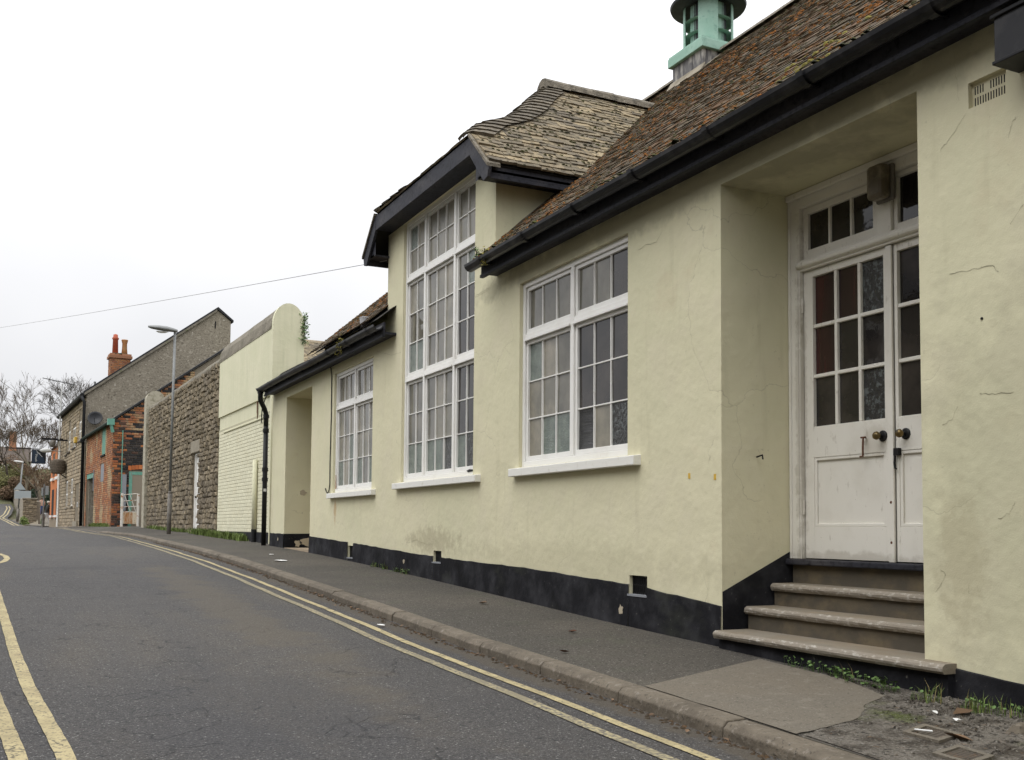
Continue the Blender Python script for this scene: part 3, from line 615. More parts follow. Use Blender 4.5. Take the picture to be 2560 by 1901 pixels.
# cast vents in their holes
for a, b, c, d in ((14.10, 14.36, 1.08, 1.25), (10.81, 11.05, 1.12, 1.25), (6.645, 6.895, 1.0, 1.15)):
    m = MB(); m.fbox(FM, a, b, -.06, -.040, c, d); v = m.build('air_vent', 'dark_void', HALL)
    m = MB()
    for i in range(9): s = a+.012+(b-a-.024)*i/8; m.fbox(FM, s-.005, s+.005, -.040, -.026, c, d)
    for z in (c+.01, (c+d)/2, d-.01): m.fbox(FM, a, b, -.040, -.030, z-.006, z+.006)
    m.build('grille', 'iron_black', v)
    m = MB(); m.fbox(FM, a-.01, b+.01, -.08, .016, c-.012, c+.004); m.build('vent_ledge', 'grey_board', v)
m = MB(); m.fbox(FM, 3.435, 3.66, -.035, -.030, 3.69, 3.825); v = m.build('air_brick', 'cream_render', HALL)
m = MB()
for r in range(2):
    for i in range(13):
        s = 3.452+i*.0158; z = 3.705+r*.058
        if (r, i) in ((1, 7), (1, 8)): continue
        m.fbox(FM, s-.0032, s+.0032, -.031, -.029, z, z+.042)
m.build('slot', 'dark_void', v)

# ---- windows
rw = random.Random(11)
def sash(win, F, s0, s1, z0, z1, nc, nr, d, frame, bar, mats, matw='white_gloss', name='sash', bars_name='glazing_bar', dbar=.014, pane_name='pane', bot=None):
    bot = bot or frame*1.35
    m = MB(); m.fbox(F, s0, s0+frame, d-.03, d, z0, z1); m.fbox(F, s1-frame, s1, d-.03, d, z0, z1)
    m.fbox(F, s0+frame, s1-frame, d-.03, d-.0005, z1-frame, z1); m.fbox(F, s0+frame, s1-frame, d-.03, d-.0005, z0, z0+bot)
    m.build(name, matw, win, bevel=.003)
    a, b, c, e = s0+frame, s1-frame, z0+bot, z1-frame; pw = (b-a)/nc; ph = (e-c)/nr
    for i in range(1, nc):
        m = MB(); m.prism([F.pt(a+pw*i-bar/2, d-.03, c), F.pt(a+pw*i-bar*.3, d-.008, c), F.pt(a+pw*i+bar*.3, d-.008, c), F.pt(a+pw*i+bar/2, d-.03, c)], (0, 0, e-c)); m.build(bars_name, matw, win)
    for j in range(1, nr):
        m = MB(); z = c+ph*j; m.prism([F.pt(a, d-.031, z-bar/2), F.pt(a, d-.009, z-bar*.3), F.pt(a, d-.009, z+bar*.3), F.pt(a, d-.031, z+bar/2)], F.pt(b, 0, 0)-F.pt(a, 0, 0)); m.build(bars_name, matw, win)
    for j in range(nr):
        for i in range(nc):
            mt = mats(i, j) if callable(mats) else mats
            m = MB(); t1, t2, t3, t4 = [rw.uniform(-.0035, .0035) for _ in range(4)]
            A, B, Cc, D = a+pw*i-.002, a+pw*(i+1)+.002, c+ph*j-.002, c+ph*(j+1)+.002
            m.hexa([F.pt(A, d-.029, Cc), F.pt(A, d-.024+t1, Cc), F.pt(B, d-.024+t2, Cc), F.pt(B, d-.029, Cc), F.pt(A, d-.029, D), F.pt(A, d-.024+t3, D), F.pt(B, d-.024+t2+t3-t1, D), F.pt(B, d-.029, D)])
            m.build(pane_name, mt, win)
def window(label, o, cols, tiers, pick, sill=(.10, .16, .088, .07)):
    a, b, c, d, dep = o; F = FM; fr = .048; D = -.035
    tot = sum(cols); inner = b-a-2*fr-.055*(len(cols)-1); H = d-c
    m = MB(); m.fbox(F, a, a+fr, -.10, D, c, d); m.fbox(F, b-fr, b, -.10, D, c, d); m.fbox(F, a+fr, b-fr, -.10, D-.0005, d-fr, d); m.fbox(F, a+fr, b-fr, -.10, D-.0005, c, c+.055)
    zs = [c+H*t for t in tiers]; mull = []; s = a+fr
    for k in range(len(cols)-1):
        s += inner*cols[k]/tot; mull.append((s, s+.055)); s += .055
    for p, q in mull: m.fbox(F, p, q, -.10, D-.001, c+.055, d-fr)
    edges = [a+fr]+[v for pq in mull for v in pq]+[b-fr]
    for z in zs[1:-1]:
        for k in range(len(cols)): m.fbox(F, edges[2*k], edges[2*k+1], -.10, D-.0015, z-.035, z+.03)
    w = m.build('window', 'white_gloss', HALL, label=label, bevel=.004)
    for z in zs[1:-1]:
        m = MB()
        for k in range(len(cols)): m.fbox(F, edges[2*k]-.0, edges[2*k+1]+.0, D-.001, D+.016, z-.036, z-.018)
        m.build('transom_drip', 'white_gloss', w)
    for ti in range(len(zs)-1):
        z0 = zs[ti]+(.03 if ti else .055); z1 = zs[ti+1]-(.035 if ti < len(zs)-2 else fr)
        nr = ROWS[ti]
        for k, ncl in enumerate(cols):
            sash(w, F, edges[2*k]+.004, edges[2*k+1]-.004, z0+.003, z1-.003, ncl, nr, D-.018, .034, .017, lambda i, j, k=k, ti=ti: pick(ti, k, i, j))
    m = MB(); sl0, sl1, hgt, prj = sill
    m.prism([F.pt(a-sl0, -.06, c-hgt), F.pt(a-sl0, prj, c-hgt), F.pt(a-sl0, prj, c-.012), F.pt(a-sl0, -.06, c+.004)], F.pt(b+sl1, 0, 0)-F.pt(a-sl0, 0, 0))
    m.build('sill', 'sill_white', w, bevel=.006)
    return w
def pick_big(ti, k, i, j):          # i counts away from the camera (towards the far jamb)
    if ti == 1: return 'glass_plain' if k else 'glass_clear_dark' if i == 0 else 'glass_plain'
    if k == 0: return [['glass_pattern', 'glass_obscure_pale', 'glass_reeded'], ['glass_clear_dark']*3, ['glass_clear_dark']*3][j][i]
    return [['glass_obscure', 'glass_obscure', 'glass_obscure_pale'], ['glass_plain', 'glass_obscure_pale', 'glass_obscure_pale'], ['glass_plain', 'glass_obscure_pale', 'glass_obscure']][j][i]
ROWS = [3, 1]
window('two-light white window nearest the porch, with one patterned dark pane', OPEN['win_big'], [3, 3], [0, .70, 1], pick_big, (.19, .09, .088, .07))
def pick_small(ti, k, i, j):
    if ti == 0 and j < 2 and rw.random() < .38: return 'glass_obscure'
    return rw.choice(['glass_obscure_pale', 'glass_obscure_pale', 'glass_plain'])
window('smaller two-light white window beside the dark cable, furthest along the hall', OPEN['win_small'], [3, 3], [0, .71, 1], pick_small, (.18, .10, .085, .07))
def pick_tall(ti, k, i, j):
    if ti == 0 and j == 0: return 'glass_pattern' if (k, i) in ((0, 0), (1, 0)) else rw.choice(['glass_obscure', 'glass_plain', 'glass_obscure'])
    if ti == 0: return 'glass_clear_dark' if k == 0 else rw.choice(['glass_plain', 'glass_obscure_pale', 'glass_plain', 'glass_obscure'] if k == 2 else ['glass_plain', 'glass_obscure_pale'])
    if ti == 1: return 'glass_obscure' if (k == 2 and j == 0) or (k == 0 and j == 2 and i == 0) else ('glass_clear_dark' if k == 0 and j < 2 else rw.choice(['glass_plain', 'glass_obscure_pale']))
    return 'glass_obscure' if (k, i, j) == (2, 1, 1) else 'glass_obscure_pale'
ROWS = [3, 3, 2]
window('tall three-light white window rising through the dormer', OPEN['win_tall'], [2, 3, 2], [0, .392, .775, 1], pick_tall, (.20, .14, .085, .07))

# ---- porch: steps, double door, frame, fanlights
def step(xn, top, y0, y1, back, riser_to, label=None):
    m = MB(); n = 14; th = .052; path = []
    prof = [(back, top-th), (xn+.014, top-th), (xn+.003, top-th*.72), (xn, top-th*.45), (xn+.005, top-.012), (xn+.022, top), (back, top)]
    rnd = random.Random(int(top*100)); rings = []
    for i in range(n+1):
        y = y0+(y1-y0)*i/n; e = [rnd.uniform(-.002, .002) for _ in prof]
        rings.append([(p[0]+(e[k] if 0 < k < 6 else 0), y, p[1]+(e[k]*.5 if 0 < k < 6 else 0)) for k, p in enumerate(prof)])
    for r in rings: m.v += r
    k = len(prof)
    for i in range(n):
        for j in range(k): m.f.append((i*k+j, i*k+(j+1) % k, (i+1)*k+(j+1) % k, (i+1)*k+j))
    m.f += [tuple(range(k)), tuple(range(n*k, (n+1)*k))[::-1]]
    o = m.build('step', 'stone_step', HALL)
    o.data.materials.append(MAT['step_nosing'])
    for p in o.data.polygons:
        if all(o.data.vertices[v].co.x+wl(HALL).x < xn+.03 for v in p.vertices): p.material_index = 1
    if riser_to is not None:
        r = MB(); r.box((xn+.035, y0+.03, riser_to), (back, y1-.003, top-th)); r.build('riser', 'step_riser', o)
    return o
step(-.105, .830, 3.79, 5.695, .215, None)
m = MB(); m.box((-.055, 3.80, .3), (.215, 5.69, .778)); m.build('step_base', 'tar_black', HALL)
step(.165, .985, 3.998, 5.70, .445, .83)
step(.395, 1.14, 3.998, 5.70, .66, .985)
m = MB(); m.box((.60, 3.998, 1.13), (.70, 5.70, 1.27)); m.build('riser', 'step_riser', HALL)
m = MB(); m.box((.55, 3.998, 1.268), (.72, 5.722, 1.308)); m.build('threshold', 'fascia_paint', HALL, bevel=.008)
FD = Frame((.63, 0), (-1, 0))
P = FD.pt
m = MB(); m.quad(P(3.99, -.10, .9), P(3.99, -.10, 3.95), P(5.73, -.10, 3.95), P(5.73, -.10, .9)); m.build('porch_back', 'dark_void', HALL)
m = MB()   # frame with transom and mullion
m.fbox(FD, 5.612, 5.725, -.06, .028, 1.309, 3.85); m.fbox(FD, 3.997, 4.02, -.06, .028, 1.309, 3.85)
m.fbox(FD, 3.997, 5.725, -.06, .030, 3.80, 3.914)
m.fbox(FD, 4.02, 5.612, -.06, .024, 3.345, 3.425); m.fbox(FD, 4.775, 4.895, -.06, .020, 3.425, 3.80)
fr = m.build('door_frame', 'door_white', HALL, bevel=.004)
m = MB(); m.fbox(FD, 3.999, 5.722, .030, .060, 3.868, 3.914); m.build('cornice', 'door_white', fr, bevel=.008)
m = MB(); m.tube([P(4.02, .03, 3.385), P(5.63, .03, 3.385)], .024, 10); m.build('transom_roll', 'door_white', fr)
m = MB(); m.fbox(FD, 5.625, 5.655, .028, .036, 1.31, 3.35); m.fbox(FD, 5.70, 5.722, .028, .038, 1.31, 3.87); m.build('architrave', 'door_white', fr, bevel=.003)
sash(fr, FD, 4.90, 5.608, 3.428, 3.797, 3, 1, -.005, .048, .028, 'glass_clear_dark', 'door_white', 'fanlight')
sash(fr, FD, 4.025, 4.770, 3.428, 3.797, 3, 1, -.005, .030, .028, 'glass_clear_dark', 'door_white', 'fanlight')
def leaf(label, s0, s1, mats, pa, pb, gl0, gl1):
    z0, z1 = 1.315, 3.340; d = -.006
    m = MB(); m.fbox(FD, s0, gl0, -.05, d, z0, z1); m.fbox(FD, gl1, s1, -.05, d, z0, z1)
    m.fbox(FD, gl0, gl1, -.05, d-.0005, 3.292, z1); m.fbox(FD, gl0, gl1, -.05, d-.0005, 2.015, 2.232); m.fbox(FD, gl0, gl1, -.05, d-.0005, z0, 1.535)
    m.fbox(FD, gl0, gl1, -.05, d-.019, 1.535, 2.015)
    dr = m.build('door', 'door_white', HALL, label=label, bevel=.002)
    for q in ((gl0, gl0+.022, 1.535, 2.015), (gl1-.022, gl1, 1.535, 2.015), (gl0+.022, gl1-.022, 1.993, 2.015), (gl0+.022, gl1-.022, 1.535, 1.557)):
        m = MB(); m.fbox(FD, q[0], q[1], d-.019, d-.004, q[2], q[3]); m.build('panel_moulding', 'door_white', dr, bevel=.004)
    nc = 3; pw = (gl1-gl0)/nc; ph = (3.292-2.232)/3; bar = .026
    for i in range(1, nc): m = MB(); m.fbox(FD, gl0+pw*i-bar/2, gl0+pw*i+bar/2, d-.035, d-.003, 2.232, 3.292); m.build('glazing_bar', 'door_white', dr, bevel=.005)
    for j in range(1, 3): m = MB(); m.fbox(FD, gl0, gl1, d-.036, d-.004, 2.232+ph*j-bar/2, 2.232+ph*j+bar/2); m.build('glazing_bar', 'door_white', dr, bevel=.005)
    for i in range(3):
        for j in range(3): m = MB(); m.fbox(FD, gl0+pw*i+.002, gl0+pw*(i+1)-.002, d-.032, d-.026, 2.232+ph*j+.002, 2.232+ph*(j+1)-.002); m.build('pane', mats[j][i], dr)
    kn = (s0+.083, s1-.083)[pb]
    m = MB(); m.lathe(P(kn, d, 2.118), [(.036, 0), (.036, .006), (.028, .012), (.013, .014), (.012, .04)], 18, (-1, 0, 0)); k = m.build('knob_rose', 'iron_black', dr, smooth=False)
    m = MB(); m.lathe(P(kn, d+.036, 2.118), [(.008, 0), (.022, .008), (.028, .022), (.024, .036), (.012, .044)], 16, (-1, 0, 0)); m.build('knob', 'brass', dr, smooth=True)
    return dr
gc, gp, gk, go = 'glass_clear_dark', 'glass_pattern', 'glass_curtain', 'glass_obscure_pale'
gd = 'glass_clear_dark'
d1 = leaf('left leaf of the white double door with a rusty hook', 4.80, 5.606, [[gp, gd, gd], [gd, gd, gk], [gp, gk, gk]], 0, 0, 4.866, 5.518)
d2 = leaf('right leaf of the white double door with a black padlock hasp', 4.022, 4.778, [[gd]*3, [gd]*3, [gd]*3], 0, 1, 4.09, 4.752)
m = MB(); m.fbox(FD, 4.785, 4.832, -.0055, .012, 1.31, 3.338); m.build('meeting_strip', 'door_white', d1, bevel=.003)
m = MB(); m.tube([P(5.028, 0, 2.118), P(5.028, .022, 2.118), P(5.028, .026, 2.05), P(5.028, .026, 1.995), P(5.05, .03, 1.993)], .0065, 8); m.tube([P(5.05, .02, 2.119), P(5.01, .02, 2.119)], .006, 8); m.build('hook', 'rusty_iron', d1)
m = MB(); m.fbox(FD, 4.735, 4.775, -.006, .022, 1.985, 2.03); m.tube([P(4.768, .014, 1.985), P(4.77, .018, 1.94), P(4.765, .018, 1.905), P(4.755, .018, 1.90)], .007, 8); m.build('hasp', 'iron_black', d2)
for z in (1.62, 3.05):
    m = MB(); m.tube([P(5.609, .006, z), P(5.609, .006, z+.10)], .0085, 8); m.build('hinge', 'door_white', d1)
for z in (1.435, 1.69):
    m = MB(); m.lathe(P(4.808, .012, z), [(.009, 0), (.009, .001), (.004, .002)], 10, (-1, 0, 0)); m.build('rust_spot', 'rusty_iron', d1)

# ---- eaves: soffit, fascia, gutter
def eave(y0, y1, zoff, name_end):
    m = MB(); m.box((-.15, y0, 4.075+zoff), (-.0015, y1, 4.105+zoff)); m.build('soffit', 'fascia_paint', HALL)
    m = MB(); m.box((-.178, y0, 4.035+zoff), (-.15, y1, 4.225+zoff)); m.box((-.192, y0, 4.035+zoff), (-.178, y1, 4.065+zoff)); f = m.build('fascia', 'fascia_paint', HALL, bevel=.003)
    # half-round gutter
    m = MB(); n = 9; r = .066; cx, cz = -.262, 4.178+zoff; ny = max(2, int((y1-y0)/.8)); rnd = random.Random(3)
    ya, yb = y0+(-.04 if name_end == 'L' else -.0), y1+(.09 if name_end == 'R' else .03)
    for i in range(ny+1):
        y = ya+(yb-ya)*i/ny; sag = .006*math.sin(i*1.3)
        for rr in (r, r-.008):
            for k in range(n): w = math.pi+math.pi*k/(n-1); m.v.append((cx+rr*math.cos(w), y, cz+rr*math.sin(w)+sag))
    for i in range(ny):
        for q in range(2):
            for k in range(n-1): p = i*2*n+q*n+k; m.f.append((p, p+1, p+1+2*n, p+2*n) if q else (p, p+2*n, p+2*n+1, p+1))
        p = i*2*n; m.f.append((p, p+n, p+3*n, p+2*n)); m.f.append((p+n-1, p+3*n-1, p+4*n-1, p+2*n-1))
    for i in (0, ny):
        for k in range(n-1): p = i*2*n+k; m.f.append((p, p+1, p+1+n, p+n))
    g = m.build('gutter', 'gutter_black', HALL, smooth=False)
    y = ya+.35
    while y < yb:
        m = MB(); rr = r+.013
        for yy in (y-.028, y+.028):
            for k in range(n): w = math.pi+math.pi*k/(n-1); m.v.append((cx+rr*math.cos(w), yy, cz+rr*math.sin(w)+.003))
        for k in range(n-1): m.f.append((k, k+n, k+n+1, k+1))
        m.box((-.20, y-.012, cz-.06), (-.175, y+.012, cz+.03))
        m.build('gutter_bracket', 'gutter_black', g); y += .92
    return f
eave(Y0, 9.40, 0, 'R'); eave(12.42, 19.2, -.10, 'L')
# downpipe at the far corner
DP = MB(); x, y = -.10, 19.36
DP.tube([(-.262, 19.14, 4.03), (-.262, 19.15, 3.95), (-.25, 19.19, 3.86), (-.14, 19.33, 3.72), (x, y, 3.62), (x, y, 3.4)], .047, 10)
dp = DP.build('downpipe', 'iron_black', HALL, smooth=True)
m = MB(); m.tube([(x, y, 3.45), (x, y, 1.1)], .045, 10); m.build('lower_pipe', 'iron_black', dp, smooth=True)
for z in (3.98, 3.55, 3.28, 2.55, 2.36):
    xx, yy = ((-.262, 19.145) if z > 3.9 else (x, y))
    m = MB(); m.tube([(xx, yy, z), (xx, yy, z+.07)], .057, 10); m.build('pipe_collar', 'iron_black', dp)
m = MB(); m.quad((x-.03, y-.041, 2.17), (x+.02, y-.046, 2.17), (x+.02, y-.046, 2.225), (x-.03, y-.041, 2.225)); m.build('sticker', 'paper_white', dp)

# ---- main roof
ROOF = MB()
xd_ = .1; ROOF.quad((EX-.02, Y0, EZ-.03), (EX-.02, 9.42, EZ-.03), (xd_, 9.42, roof_z(xd_)-.03), (xd_, Y0, roof_z(xd_)-.03)); ROOF.quad((EX-.02, 12.44, EZ-.03), (EX-.02, YV, EZ-.03), (xd_, YV, roof_z(xd_)-.03), (xd_, 12.44, roof_z(xd_)-.03)); ROOF.quad((xd_, Y0, roof_z(xd_)-.03), (xd_, YV, roof_z(xd_)-.03), (RX, YV, RZ-.03), (RX, Y0, RZ-.03)); ROOF.quad((RX, Y0, RZ-.03), (RX, YV, RZ-.03), (2*RX-EX, YV, EZ-.03), (2*RX-EX, Y0, EZ-.03))
roof = ROOF.build('main_roof', 'roof_felt', HALL)
up = Vector((1, 0, K)).normalized()
EDGES = []
def main_iv(v):
    p = Vector((EX-.03, 0, EZ))+up*v; z = p.z
    if z > DRZ-.02: return [(Y0, YV)]
    h = 1.66 if z < 5.3 else (DRZ-z)/DK
    lo = 9.42 if z < 5.25 else DC-h; hi = 12.75 if z < 5.25 else DC+h
    return [(Y0, lo), (hi, YV)]
tiling(roof, 'roof_tile', (EX-.045, 0, EZ-.005), (0, 1, 0), up, 5.42, .074, .15, .0145, main_iv, 'roof_tile', 170, 5, vis=lambda s, v: 3.2 < s < 16, edges=EDGES)
m = MB(); rr = random.Random(8); y = Y0
while y < YV:
    L = .38; ys = (y+.004, min(y+L, YV)-.004)
    for yy in ys:
        for k in range(6): w = math.pi*(.08+.84*k/5); m.v.append((RX+.13*math.cos(w), yy, RZ-.03+.12*math.sin(w)+rr.uniform(-.003, .003)))
    b = len(m.v)-12
    for k in range(5): m.f.append((b+k, b+6+k, b+7+k, b+k+1))
    m.f += [tuple(range(b, b+6)), tuple(range(b+6, b+12))[::-1]]
    y += L
m.build('ridge_tile', 'ridge_stone', roof, kind='stuff')
# low slated roof over the far end
m = MB(); m.quad((EX, YV-.1, 4.07), (EX, Y1+.08, 4.07), (3.2, Y1+.08, 4.90), (3.2, YV-.1, 4.90)); lr = m.build('porch_roof', 'roof_felt', HALL)
tiling(lr, 'slate', (EX-.03, 0, 4.10), (0, 1, 0), Vector((1, 0, .243)).normalized(), 2.6, .16, .26, .012, lambda v: [(YV, Y1+.08)], 'slate_tile', 40, 6)

# ---- dormer roof (half-hipped)
XF = -.24
DR = MB(); ya, yb = DC-1.95, DC+1.95; HC = 1.52; XP = 1.5; xe = EX+(DE-EZ)/K; xr = EX+(DRZ-EZ)/K
zc = DRZ-DK*HC
pk = (XP, DC, DRZ-.03)
HIP = [(XF, HC), (.05, 1.24), (.45, 1.03), (.80, .72), (1.10, .38), (XP, 0)]       # swept hips: x, half width
hz = lambda w: DRZ-DK*w
for sgn in (-1, 1):
    q = [(XF, DC+sgn*1.95, DE-.03), (xe, DC+sgn*1.95, DE-.03), (xr, DC, DRZ-.03)]+[(x, DC+sgn*w, hz(w)-.03) for x, w in HIP[::-1]]
    DR.poly(q if sgn < 0 else q[::-1])
for (x0_, w0_), (x1_, w1_) in zip(HIP[:-1], HIP[1:]): DR.quad((x0_, DC-w0_, hz(w0_)-.03), (x1_, DC-w1_, hz(w1_)-.03), (x1_, DC+w1_, hz(w1_)-.03), (x0_, DC+w0_, hz(w0_)-.03))
dr = DR.build('dormer_roof', 'roof_felt', HALL)
def side_iv(v):
    z = DE+v*DK/math.hypot(1, DK); zt_ = z+.11; a = XF if zt_ < zc else float(np.interp((DRZ-zt_)/DK, [h_[1] for h_ in HIP[::-1]], [h_[0] for h_ in HIP[::-1]])); b = EX+(z-EZ)/K+.06
    return [(a, b)] if b > a else []
LN = 1.95*math.hypot(1, DK); EDD = []
tiling(dr, 'roof_tile', (0, ya-.02, DE-.01), (1, 0, 0), Vector((0, 1, DK)).normalized(), LN-.05, .086, .22, .026, side_iv, 'dormer_tile', 130, 9, edges=EDD)
tiling(dr, 'roof_tile', (0, yb+.02, DE-.01), (1, 0, 0), Vector((0, -1, DK)).normalized(), LN-.05, .086, .22, .026, side_iv, 'dormer_tile', 0, 10)
for i_, ((x0_, w0_), (x1_, w1_)) in enumerate(zip(HIP[:-1], HIP[1:])):
    dv_ = Vector((x1_-x0_, 0, hz(w1_)-hz(w0_))); ln_ = dv_.length
    tiling(dr, 'roof_tile', (x0_-.02, DC, hz(w0_)-.01), (0, 1, 0), dv_.normalized(), ln_, .084, .20, .018, lambda v: [(-(w0_+(w1_-w0_)*(v+.10)/ln_)+.05, w0_+(w1_-w0_)*(v+.10)/ln_-.05)] if w0_+(w1_-w0_)*(v+.10)/ln_ > .1 else [], 'dormer_tile', 0, 12+i_)
# bonnet tiles: each wraps the swept hip at its own course
def hip_x(z): return float(np.interp((DRZ-z)/DK, [h_[1] for h_ in HIP[::-1]], [h_[0] for h_ in HIP[::-1]]))
for sgn in (-1, 1):
    n = 19; rbn = random.Random(17)
    for i in range(n):
        z0_ = zc+(DRZ-zc)*i/n-.004; z1_ = min(DRZ-.01, zc+(DRZ-zc)*(i+1.5)/n); m = MB(); wd_ = min(.25, .05+(DRZ-z0_)/DK)
        for z_, lift in ((z0_, .072), (z0_+.001, .035), (z1_, .040)):
            hx, hw = hip_x(z_), (DRZ-z_)/DK
            for dx_, dw_ in ((wd_, 0), (wd_*.55, 0), (wd_*.2, .02), (.0, .05), (-.012, wd_*.25), (-.012, wd_*.6), (0, wd_)):
                k_ = lift*1.0
                m.v.append((hx+dx_-(k_*.6 if dx_ < wd_*.3 else 0), DC+sgn*(max(0, hw-dw_)+k_*(.6 if dw_ < .03 else .1)), z_+k_*.55+rbn.uniform(-.003, .003)))
        for r_ in range(2):
            for k_ in range(6): q_ = (r_*7+k_, r_*7+k_+1, r_*7+k_+8, r_*7+k_+7); m.f.append(q_)
        m.f = [((f_[0], f_[1], f_[2], f_[3])) for f_ in m.f]
        # faces 0-5 join rows 0 and 1 (the butt edge), 6-11 join row 0 to row 2 (the back of the tile)
        m.f = [(k_, k_+1, k_+8, k_+7) for k_ in range(6)]+[(k_, k_+1, k_+15, k_+14) for k_ in range(6)]
        m.build('bonnet_tile', 'bonnet_tile', dr)
m = MB(); xx = XP-.12; rr = random.Random(5)
while xx < xr+.05:
    for x_ in (xx+.004, xx+.33):
        for k in range(7): w = math.pi*(k/6); m.v.append((x_, DC+.155*math.cos(w), DRZ-.06+.14*math.sin(w)+rr.uniform(-.006, .006)))
    b = len(m.v)-14
    for k in range(6): m.f.append((b+k, b+k+1, b+8+k, b+7+k))
    m.f += [tuple(range(b, b+7))[::-1], tuple(range(b+7, b+14))]
    xx += .33
m.build('ridge_tile', 'ridge_stone', dr)
# boards: front fascia under the hip, sloping barge ends, side fascias, soffit
m = MB(); m.box((XF-.005, DC-HC-.005, zc-.21), (XF+.028, DC+HC+.005, zc-.02)); m.build('fascia', 'fascia_paint', dr, bevel=.003)
m = MB(); m.box((XF+.028, DC-HC, zc-.20), (-.002, DC+HC, zc-.17)); m.build('soffit', 'fascia_paint', dr)
for sgn in (-1, 1):
    m = MB(); y1_, y2_ = DC+sgn*HC, DC+sgn*2.0
    q = [(XF-.008, y1_, zc-.015), (XF-.008, y2_, zc-.015-.48*DK), (XF-.008, y2_-sgn*.03, zc-.015-.48*DK-.10), (XF-.008, y2_-sgn*.13, zc-.015-.48*DK-.12), (XF-.008, y1_, zc-.22)]
    m.prism(q, (.034, 0, 0)); m.build('bargeboard', 'fascia_paint', dr, bevel=.003)
    m = MB(); q = [(XF-.03, y1_, zc+.015), (XF-.03, y2_, zc+.015-.48*DK), (XF-.03, y2_, zc-.02-.48*DK), (XF-.03, y1_, zc-.02)]; m.prism(q, (.15, 0, 0)); m.build('verge_mortar', 'ridge_stone', dr)
    m = MB(); y_ = DC+sgn*1.93; m.box((XF+.03, min(y_, y_-sgn*.028), DE-.165), (xe+.25, max(y_, y_-sgn*.028), DE-.02)); m.box((XF+.03, min(y_, y_+sgn*.012), DE-.165), (xe+.22, max(y_, y_+sgn*.012), DE-.135)); m.build('side_fascia', 'fascia_paint', dr, bevel=.003)
    m = MB(); e = DC+sgn*1.655; m.box((XF+.03, min(e, y_), DE-.10), (xe+.1, max(e, y_), DE-.075)); m.build('side_soffit', 'fascia_paint', dr)
    m = MB(); m.quad((XF+.03, DC+sgn*1.6, DE-.1), (XF+.03, DC+sgn*1.9, DE-.1), (XF+.03, DC+sgn*1.9, DE+.02), (XF+.03, DC+sgn*1.6, DE+.3)); m.build('boxed_end', 'fascia_paint', dr)
# mortar fillet where the roof meets the near cheek
m = MB(); m.tube([(-.05, 9.43, 4.36), (.3, 9.42, 4.68), (.75, 9.42, 5.07), (.95, 9.40, 5.22)], [.02, .03, .035, .03], 6); m.build('roof_fillet', 'ridge_stone', HALL)

# ---- moss on the tiles
def moss(name, pts, n, mat, parent, sz, seed, flt=None, clump=0):
    rnd = random.Random(seed); random.seed(seed); m = MB(); pts = [p for p in pts if flt is None or flt(p[0])]
    ctr = [rnd.choice(pts)[0] for _ in range(max(1, clump))]
    k = 0; tries = 0
    while k < n and tries < n*30:
        tries += 1; p, B = rnd.choice(pts)
        if clump and min((p-c).length for c in ctr) > rnd.expovariate(1/.35): continue
        s = sz*rnd.uniform(.5, 1.5); m.lump(p+B @ Vector((rnd.uniform(-.07, .07), rnd.uniform(.0, .03), -.004)), (s*1.5, s, s*.8), B); k += 1
    m.build(name, mat, parent, kind='stuff')
inview = lambda p: 2.5 < p.y < 17
moss('orange_moss', EDGES, 4200, 'moss_orange', roof, .012, 1, lambda p: inview(p) and p.z < 7.2, 60)
moss('dark_moss', EDGES, 2200, 'moss_dark', roof, .011, 2, inview, 0)
moss('yellow_moss', EDGES, 34, 'moss_yellow', roof, .016, 3, lambda p: 4.4 < p.y < 5.1 and p.z < 4.6, 5)
moss('dark_moss', EDD, 420, 'moss_dark', dr, .012, 4, lambda p: p.x < 3, 60)
moss('gutter_moss', [(Vector((-.23, y, 4.22)), Matrix.Identity(3)) for y in np.arange(3, 9.4, .03)], 220, 'moss_dark', HALL, .016, 5)

# ---- copper ventilator on the ridge
CU = [3.54, 4.26, 10.70, 11.42]; ccx, ccy = 3.9, 11.06
m = MB(); lo = 7.1
m.box((CU[0]+.02, CU[2]+.02, lo), (CU[1]-.02, CU[3]-.02, 7.80)); v = m.build('ventilator', 'lead_render', HALL, label='copper roof ventilator with round cap on a stained base')
m = MB()
for s in (0, 1):
    x0 = CU[0]-.06 if s == 0 else CU[1]+.06
m.prism([(CU[0]-.10, CU[2]-.03, roof_z(CU[0]-.10)+.02), (CU[0]+.02, CU[2]-.03, roof_z(CU[0]+.02)+.11), (CU[0]+.02, CU[2]-.03, 7.3)], (0, .78, 0))
m.prism([(CU[0]-.05, CU[2]+.02, roof_z(CU[0]-.05)), (3.9, CU[2]+.02, RZ-.0), (3.9, CU[2]-.10, RZ-.02), (CU[0]-.05, CU[2]-.10, roof_z(CU[0]-.05)-.02)], (0, 0, .06))
m.build('flashing', 'quoin_stone', v)
m = MB(); m.box((CU[0]-.03, CU[2]-.03, 7.80), (CU[1]+.03, CU[3]+.03, 7.925)); m.build('kerb_flange', 'copper_green', v, bevel=.008)
m = MB(); m.prism([(CU[0]-.02, CU[2]-.02, 7.925), (CU[1]+.02, CU[2]-.02, 7.925), (CU[1]+.02, CU[3]+.02, 7.925), (CU[0]-.02, CU[3]+.02, 7.925)], (0, 0, .02)); m.build('deck', 'copper_green', v)
m = MB(); m.lathe((ccx, ccy, 7.94), [(.19, 0), (.19, .62)], 16); m.build('inner_duct', 'copper_dark', v)
